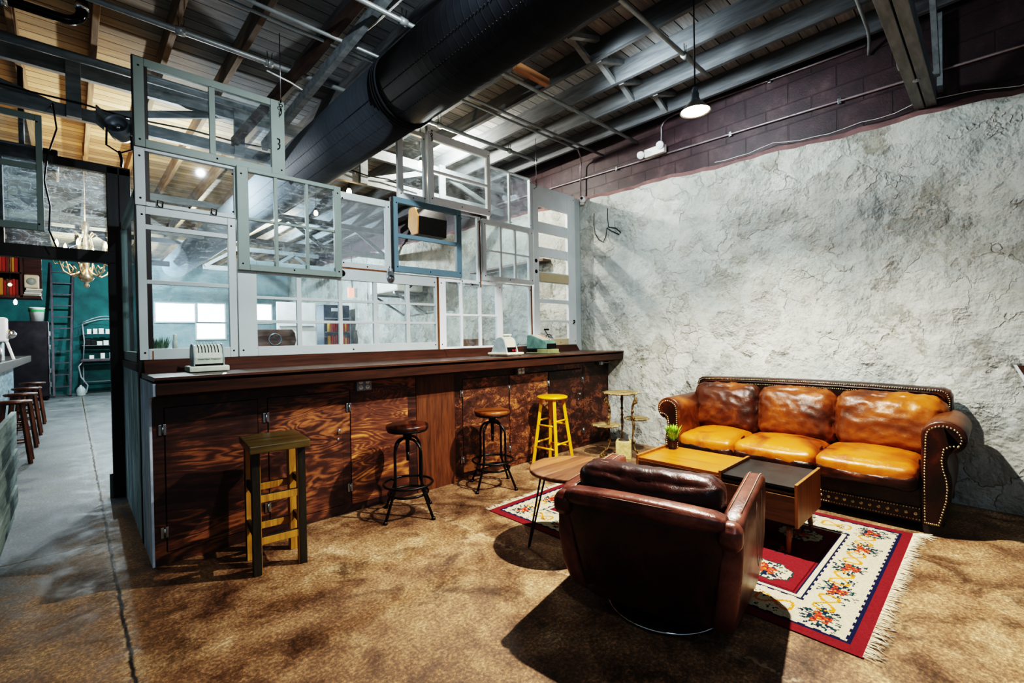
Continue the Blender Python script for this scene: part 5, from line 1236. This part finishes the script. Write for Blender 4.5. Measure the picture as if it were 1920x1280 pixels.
# chandelier
ch = thing('chandelier', 'ornate pale chandelier with lit candle bulbs behind the doorway transom', 'chandelier', (.15, 8.5, 2.6))
M['champagne'] = pm('champagne_metal', '8d7f6a', 'd8cbb2', rough=.3, metal=.6, scale=20)
x, y = .155, 8.5
m = MB(); m.lathe([(0,2.17),(.02,2.18),(.035,2.21),(.015,2.24),(.06,2.27),(.085,2.31),(.05,2.36),(.03,2.45),(.05,2.55),(.03,2.65),(.022,2.9),(.045,3.0),(.02,3.06),(0,3.08)], (x, y, 0), 20); m.build('stem', M['champagne'], ch)
m = MB(); m.tube([(x, y, 3.07), (x, y, 4.13)], .008, 8); m.build('chain', M['champagne'], ch)
for k in range(6):
    a = k*pi/3+.25; P_ = lambda r, z: (x+r*cos(a), y+r*sin(a), z)
    m = MB(); m.tube([P_(.03,2.42), P_(.09,2.36), P_(.16,2.33), P_(.23,2.38), P_(.26,2.48), P_(.285,2.56), P_(.285,2.60)], [.012,.012,.012,.012,.01,.01,.01], 8)
    m.tube([P_(.16,2.335), P_(.13,2.42), P_(.17,2.47), P_(.2,2.43), P_(.18,2.4)], .008, 6); m.tube([P_(.26,2.48), P_(.31,2.46), P_(.33,2.5), P_(.31,2.53)], .007, 6)
    m.tube([P_(.03,2.62), P_(.08,2.75), P_(.06,2.86), P_(.10,2.92), P_(.13,2.89)], .008, 6)
    m.lathe([(0,2.6),(.035,2.6),(.045,2.615),(.012,2.62),(.012,2.70),(0,2.70)], P_(.285, 0), 12); ar = m.build('arm', M['champagne'], ch)
    b = MB(); b.lathe([(0,2.70),(.014,2.705),(.018,2.73),(.012,2.76),(0,2.79)], P_(.285, 0), 10); b.build('candle_bulb', M['bulb'], ar)
# grey green sash leaning up in the doorway, black projector, cables
sash('grey green two-light sash hung in front of the doorway transom at far left', (-.66, -.147, 2.345, 3.29), [(-.60, -.187)], [(2.40, 2.84), (2.885, 3.245)], M['greypaint'], y=5.4, glass=M['glasssoft'])
o = thing('projector', 'black projector box mounted behind the hanging grey green sash', 'projector', (-.25, 6.1, 3.1))
m = MB(); m.lohi((-.62, 5.95, 3.0), (-.06, 6.35, 3.2), .02); m.build('body', M['blackmetal'], o); m = MB(); m.lohi((-.02-.1, 5.93, 3.05), (-.07, 5.96, 3.15), .004); m.build('vent', M['dark'], o)
m = MB(); m.tube([(-.3, 6.15, 3.2), (-.3, 6.15, 3.95)], .02, 8); m.build('mount', M['blackmetal'], o)
o = thing('black_cable', 'black cable dangling across the transom beside the hanging sash', 'cable', (-.1, 5.35, 3.3))
m = MB(); m.tube([(-.10, 5.655, 3.47), (-.08, 5.42, 3.42), (-.06, 5.38, 3.2), (-.12, 5.37, 2.95), (-.14, 5.37, 2.75), (-.11, 5.38, 2.55), (-.12, 5.37, 2.35), (-.08, 5.4, 2.22)], .006, 6); m.build('cable', M['blackmetal'], o)
for pts, lab in (([(-.6, 5.61, 3.56), (-.2, 5.60, 3.54), (.1, 5.60, 3.545), (.4, 5.60, 3.52), (.9, 5.60, 3.55), (1.3, 5.60, 3.54), (1.68, 5.60, 3.56)], 'black cable draped along the truss chord left of the duct'), ([(2.45, 5.61, 3.56), (2.8, 5.60, 3.52), (3.1, 5.60, 3.54), (3.6, 5.60, 3.51)], 'black cable draped along the truss chord right of the duct')):
    m = MB(); m.tube(pts, .008, 6); tag(m.build('cable_run', M['blackmetal']), lab, 'cable')
# inner sill behind the partition and the things on it
o = thing('inner_sill', 'narrow inner sill board behind the glass partition', 'sill', (2.8, 4.35, 1.3))
m = MB(); m.lohi((.43, 4.19, 1.27), (5.18, 4.55, 1.305), .003); m.build('board', M['counter'], o)
m = MB()
for x in (.6, 1.7, 2.8, 3.9, 5.0): m.lohi((x, 4.2, .0), (x+.05, 4.25, 1.27)); 
m.build('post', M['darkwood'], o)
o = thing('grass_planter', 'green grass in a low box behind the lower left pane', 'plant', (.46, 4.3, 1.305))
m = MB(); m.lohi((.41, 4.25, 1.306), (.53, 4.36, 1.35), .004); m.build('box', M['darkwood'], o)
grass('grass_blades', (.468, 4.305, 1.345), .055, .12, 120, pm('shade_grass', '2c4a1c', '5a7f3a', scale=30, rough=.6), o, .3, .003)
o = thing('white_bottle', 'slim white bottle behind the lower left pane', 'bottle', (.565, 4.3, 1.305))
m = MB(); m.lathe([(0,0),(.016,0),(.017,.1),(.012,.13),(.012,.16),(0,.165)], (.565, 4.3, 1.307), 14); m.build('bottle', M['offwhite'], o)
o = thing('wooden_radio', 'brown wooden box with a round dial behind the bottom left pane of the long sash', 'radio', (1.28, 4.4, 1.305))
m = MB(); m.prism([(0,0),(.34,0),(.325,.03),(.345,.10),(.335,.17),(.31,.2),(0,.2)], (1.12, 4.36, 1.307), (1,0,0), (0,0,1), (0,.12,0), bev=.004); m.build('case', m_wood('radio_wood', '3a2012', '7a4c2a', 'x', 2, .4), o)
m = MB(); m.tube([(1.285+.05*cos(t), 4.355, 1.42+.05*sin(t)) for t in [2*pi*i/24 for i in range(24)]], .005, 6, True); m.build('dial_ring', M['steel'], o)
o = thing('round_kettle', 'small dark round pot with wire handle behind the lowest opening of the panelled door', 'pot', (4.85, 4.35, 1.305))
m = MB(); m.lathe([(0,0),(.06,0),(.075,.03),(.07,.07),(.045,.1),(0,.108)], (4.85, 4.35, 1.307), 20); m.build('body', M['greybox'], o); m = MB(); m.tube(arc((4.85, 4.35, 1.36), .075, .2, pi-.2, 12, 'xz'), .005, 6); m.build('handle', M['blackmetal'], o)
o = thing('wooden_chair', 'wooden chair with curved brown back behind the bright six-pane sash', 'chair', (3.93, 4.95, 0))
m = MB(); m.prism([(4.76+.0*i, 0) for i in ()] or [(-.2,0),(-.1,-.03),(0,-.04),(.1,-.03),(.2,0),(.2,.02),(.1,-.008),(0,-.018),(-.1,-.008),(-.2,.02)], (3.93, 4.9, 1.22), (1,0,0), (0,1,0), (0,0,.17), bev=.003); m.build('backrest', m_wood('chair_back_wood', '5a3018', '9a6136', 'x', 2, .35), o)
m = MB(); m.box((3.93, 5.1, .74), (.4,.4,.03), .01); m.build('seat', M['brownstool'], o)
for sx in (-.18, .18):
    m = MB(); m.bar((3.93+sx, 4.92, 0), (3.93+sx, 4.9, 1.25), .03, .03); m.build('leg', M['brownstool'], o); m = MB(); m.bar((3.93+sx, 5.27, 0), (3.93+sx, 5.27, .73), .03, .03); m.build('leg', M['brownstool'], o)
# loudspeaker hanging behind the blue sash
o = thing('loudspeaker', 'black loudspeaker with tan wooden side hanging behind the blue-grey sash', 'speaker', (3.3, 5.05, 2.85))
m = MB(); m.prism([(-.10,-.17),(.02,-.17),(.11,-.05),(.09,.15),(.05,.17),(-.05,.17),(-.12,.05)], (3.10, 5.02, 2.87), (0,1,0), (0,0,1), (.018,0,0), bev=.003); m.build('side_panel', pm('tan_ply', 'b98a52', 'cfa066', rough=.5), o)
m = MB(); m.prism([(-.10,-.17),(.02,-.17),(.11,-.05),(.09,.15),(.05,.17),(-.05,.17),(-.12,.05)], (3.118, 5.02, 2.87), (0,1,0), (0,0,1), (.42,0,0), bev=.003); m.build('cabinet', M['blackmetal'], o)
m = MB(); m.tube([(3.33, 5.02, 3.03), (3.33, 5.02, 4.138)], .016, 8); m.lohi((3.2, 4.98, 3.03), (3.46, 5.06, 3.05)); m.build('bracket', M['steel'], o)
# hanging bulbs
for i, (x, y, z, lab) in enumerate(((2.98, 4.62, 3.44, 'warm bare bulb glowing behind the narrow top white sash'), (2.86, 7.5, 3.45, 'warm bare bulb glowing behind the upper panes of the grey six-pane sash'), (2.62, 5.75, 3.32, 'warm bare bulb glowing above the frosted sash'))):
    o = thing('hanging_bulb', lab, 'bulb', (x, y, z), 'bare bulbs behind the window partition')
    m = MB(); m.lathe([(0,-.05),(.02,-.045),(.032,-.02),(.028,.01),(.014,.035),(0,.04)], (x, y, z), 16); m.build('bulb', M['bulb'], o)
    m = MB(); m.lathe([(0,.03),(.017,.03),(.017,.07),(0,.075)], (x, y, z), 12); m.tube([(x, y, z+.07), (x, y, 4.14)], .004, 6); m.build('socket_and_cord', M['blackmetal'], o)
# plank shelf on the plaster of the back room
o = thing('plank_shelf', 'grey-brown plank shelf on the back-room plaster seen through the six-pane sash', 'shelf', (5.3, 5.6, 2.55))
m = MB(); m.lohi((wallx(5.6)-.22, 4.72, 2.55), (wallx(5.6)-.02, 6.5, 2.585), .004); m.build('plank', m_wood('shelf_plank', '4c3d36', '7a6a60', 'y', 2, .6), o)
m = MB()
for y in (4.95, 6.2): m.bar((wallx(5.6)-.02, y, 2.4), (wallx(5.6)-.2, y, 2.55), .03, .02)
m.build('bracket', M['truss'], o)
# projector / air unit on a wall bracket
o = thing('air_unit', 'white air unit with a round vent on a steel wall bracket in the back room', 'air unit', (5.2, 8.8, 2.35))
m = MB(); m.lohi((4.75, 8.3, 2.38), (5.35, 9.5, 2.72), .03); m.build('housing', M['white'], o)
m = MB(); m.tube([(5.0+.09*cos(t), 8.295, 2.55+.09*sin(t)) for t in [2*pi*i/24 for i in range(24)]], .014, 8, True); m.lathe([(0,0),(.07,0),(.06,.012),(0,.01)], (5.0, 8.298, 2.55), 18, Matrix.Rotation(pi/2, 3, 'X')); m.build('vent', M['blackmetal'], o)
m = MB(); m.bar((4.75, 8.45, 2.36), (5.5, 8.45, 2.36), .05, .04); m.bar((4.8, 8.45, 2.34), (5.5, 8.45, 1.95), .06, .03); m.bar((4.75, 9.35, 2.36), (5.5, 9.35, 2.36), .05, .04); m.bar((4.8, 9.35, 2.34), (5.5, 9.35, 1.95), .06, .03); m.build('bracket', M['steel'], o)
# bright far windows and pale boards
M['daylight'] = emis('overcast_daylight', (.86, .95, 1), 16)
for i, (x0, x1, z0, z1) in enumerate(((1.95, 2.98, 2.12, 2.70), (3.08, 3.85, 2.12, 2.72), (3.04, 3.85, 1.55, 2.05), (4.75, 5.35, 2.1, 2.76))):
    w = struct('window_%d' % (i+2), ((x0+x1)/2, 18.55, z0))
    m = MB(); fw = .045
    m.lohi((x0-fw, 18.5, z0-fw), (x0, 18.6, z1+fw)); m.lohi((x1, 18.5, z0-fw), (x1+fw, 18.6, z1+fw)); m.lohi((x0, 18.5, z1), (x1, 18.6, z1+fw)); m.lohi((x0, 18.5, z0-fw), (x1, 18.6, z0)); m.build('frame', M['whitebright'], w)
    m = MB(); m.lohi((x0, 18.57, z0), (x1, 18.58, z1)); m.build('pane', M['daylight'], w)
o = thing('white_display_board', 'large white board standing in the back room behind the long sash', 'board', (4.1, 11.9, 0))
m = MB(); m.lohi((3.55, 11.85, 1.15), (4.45, 11.9, 2.35), .004); m.build('board', pm('white_board', 'd8dcda', 'eef0ee', rough=.6, scale=3), o)
m = MB()
for x in (3.65, 4.35): m.lohi((x-.03, 11.86, 0), (x+.03, 11.92, 1.15))
m.lohi((3.6, 11.83, 1.75), (4.4, 11.85, 1.78)); m.build('stand', M['greybox'], o)
# dark display case full of books
vc = thing('display_case', 'dark glass-fronted case of books behind the third column of panes', 'case', (6.4, 14, 0))
dx = -.75
m = MB(); m.lohi((5.0+dx+.55, 12.2, 0), (5.0+dx+1.25, 12.7, 2.35), .01); m.build('cabinet', pm('dark_case', '15202c', '223040', rough=.4), vc)
m = MB()
for z in (1.25, 1.62, 1.98): m.lohi((4.83, 12.15, z), (5.47, 12.2, z+.02))
m.build('shelf', M['greybox'], vc)
m = MB(); m.lohi((5.0, 12.17, 2.18), (5.28, 12.195, 2.27), .004); m.build('sign_plate', M['greyen'], vc)
for z, row in ((1.27, 'lower'), (1.64, 'upper')):
    for i in range(9):
        x = 4.88+i*.062; h = random.uniform(.2, .29); k = (i*2+3) % 7
        b = thing('book', f'{bkc[k][1]} book, {["first","second","third","fourth","fifth","sixth","seventh","eighth","ninth"][i]} from the left on the {row} row of the display case', 'book', (x, 12.17, z), f'books on the {row} row of the display case')
        m = MB(); m.lohi((x, 12.09, z+.001), (x+.045, 12.19, z+h), .004); m.lohi((x, 12.088, z+h*.75), (x+.045, 12.092, z+h*.8)); m.build('cover', bmats[k], b)
o = thing('red_sign', 'small red and white lit sign high in the back room', 'sign', (5.15, 11.4, 2.45))
m = MB(); m.lohi((5.12, 11.40, 2.5), (5.34, 11.44, 2.74), .006); m.build('panel', emis('red_sign_panel', (1, .25, .18), 2.5), o)
m = MB(); m.lohi((5.27, 11.39, 2.5), (5.36, 11.40, 2.74), .002); m.build('white_side', M['white'], o); m = MB(); m.tube([(5.23, 11.42, 2.74), (5.23, 11.42, 3.95)], .008, 6); m.build('rod', M['blackmetal'], o)
# ================================================================= CAMERA
F0, YAW, PIT, ROL = 867.1, radians(46.444), radians(.498), radians(1.024)
fw = V((cos(YAW)*cos(PIT), sin(YAW)*cos(PIT), -sin(PIT))); r0 = V((sin(YAW), -cos(YAW), 0)); d0 = fw.cross(r0)
rt_v = r0*cos(ROL)+d0*sin(ROL); dn = d0*cos(ROL)-r0*sin(ROL)
cam = bpy.data.cameras.new('camera'); cam.sensor_width = 36; cam.lens = 36*F0/1920; cam.clip_start = .05
co = bpy.data.objects.new('camera', cam); COL.objects.link(co)
mw = Matrix((rt_v, -dn, -fw)).transposed().to_4x4(); mw.translation = (0, 0, 1.4); co.matrix_world = mw
SC.camera = co
# ================================================================= LIGHT
def light(name, typ, loc, power, col, size=.1, rot=None, **kw):
    l = bpy.data.lights.new(name, typ); l.energy = power; l.color = col
    if typ in ('POINT', 'SPOT'): l.shadow_soft_size = size
    if typ == 'AREA': l.shape = 'RECTANGLE'; l.size, l.size_y = size
    for k, v in kw.items(): setattr(l, k, v)
    o = bpy.data.objects.new(name, l); COL.objects.link(o); o.location = loc
    if rot: o.rotation_euler = rot
    return o
light('pendant_light', 'SPOT', (3.13, 1.425, 2.90), 1000, (1, .93, .82), .022, rot=(0, 0, 0), spot_size=radians(150), spot_blend=1.0)
light('bulb_light', 'POINT', (2.98, 4.62, 3.37), 14, (1, .72, .42), .04)
light('bulb_light', 'POINT', (2.86, 7.5, 3.38), 14, (1, .72, .42), .04)
light('chandelier_light', 'POINT', (.155, 8.5, 2.9), 55, (1, .74, .45), .2)
light('back_room_light', 'POINT', (1.0, 7.2, 3.2), 160, (.93, .97, 1), .03)
light('back_room_light', 'POINT', (3.75, 5.2, 3.85), 190, (1, .95, .86), .03)
light('back_room_light', 'POINT', (2.7, 11.5, 3.5), 700, (.85, .95, 1), .04)
light('back_room_light', 'POINT', (.4, 15.5, 3.3), 320, (.72, .9, 1), .05)
light('corridor_daylight', 'AREA', (-1.8, 8.5, 3.0), 260, (.68, .84, 1), (2, 5), rot=(0, radians(40), 0))
light('partition_fill_spot', 'SPOT', (1.3, .9, 3.7), 430, (.92, .97, 1), .025, rot=(radians(64), 0, radians(-24)), spot_size=radians(100), spot_blend=.9)  # unseen fill added to brighten the sash partition, no fixture there
light('room_fill', 'POINT', (.9, -.2, 2.6), 40, (.8, .9, 1), .4)
light('wall_wash_fill', 'SPOT', (3.3, 2.4, 3.7), 200, (.86, .95, 1), .15, rot=(0, radians(-62), radians(-14)), spot_size=radians(140), spot_blend=.8)  # added cool spot without a fixture, lifts the upper plaster
w = bpy.data.worlds.new('world'); SC.world = w; w.use_nodes = True
bg = w.node_tree.nodes['Background']; bg.inputs[0].default_value = (.55, .68, .8, 1); bg.inputs[1].default_value = .38
SC.view_settings.view_transform = 'Filmic'; SC.view_settings.look = 'Very High Contrast'; SC.view_settings.exposure = .0
SC.cycles.max_bounces = 8; SC.cycles.transparent_max_bounces = 16; SC.cycles.sample_clamp_indirect = 6
SC.cycles.use_denoising = True
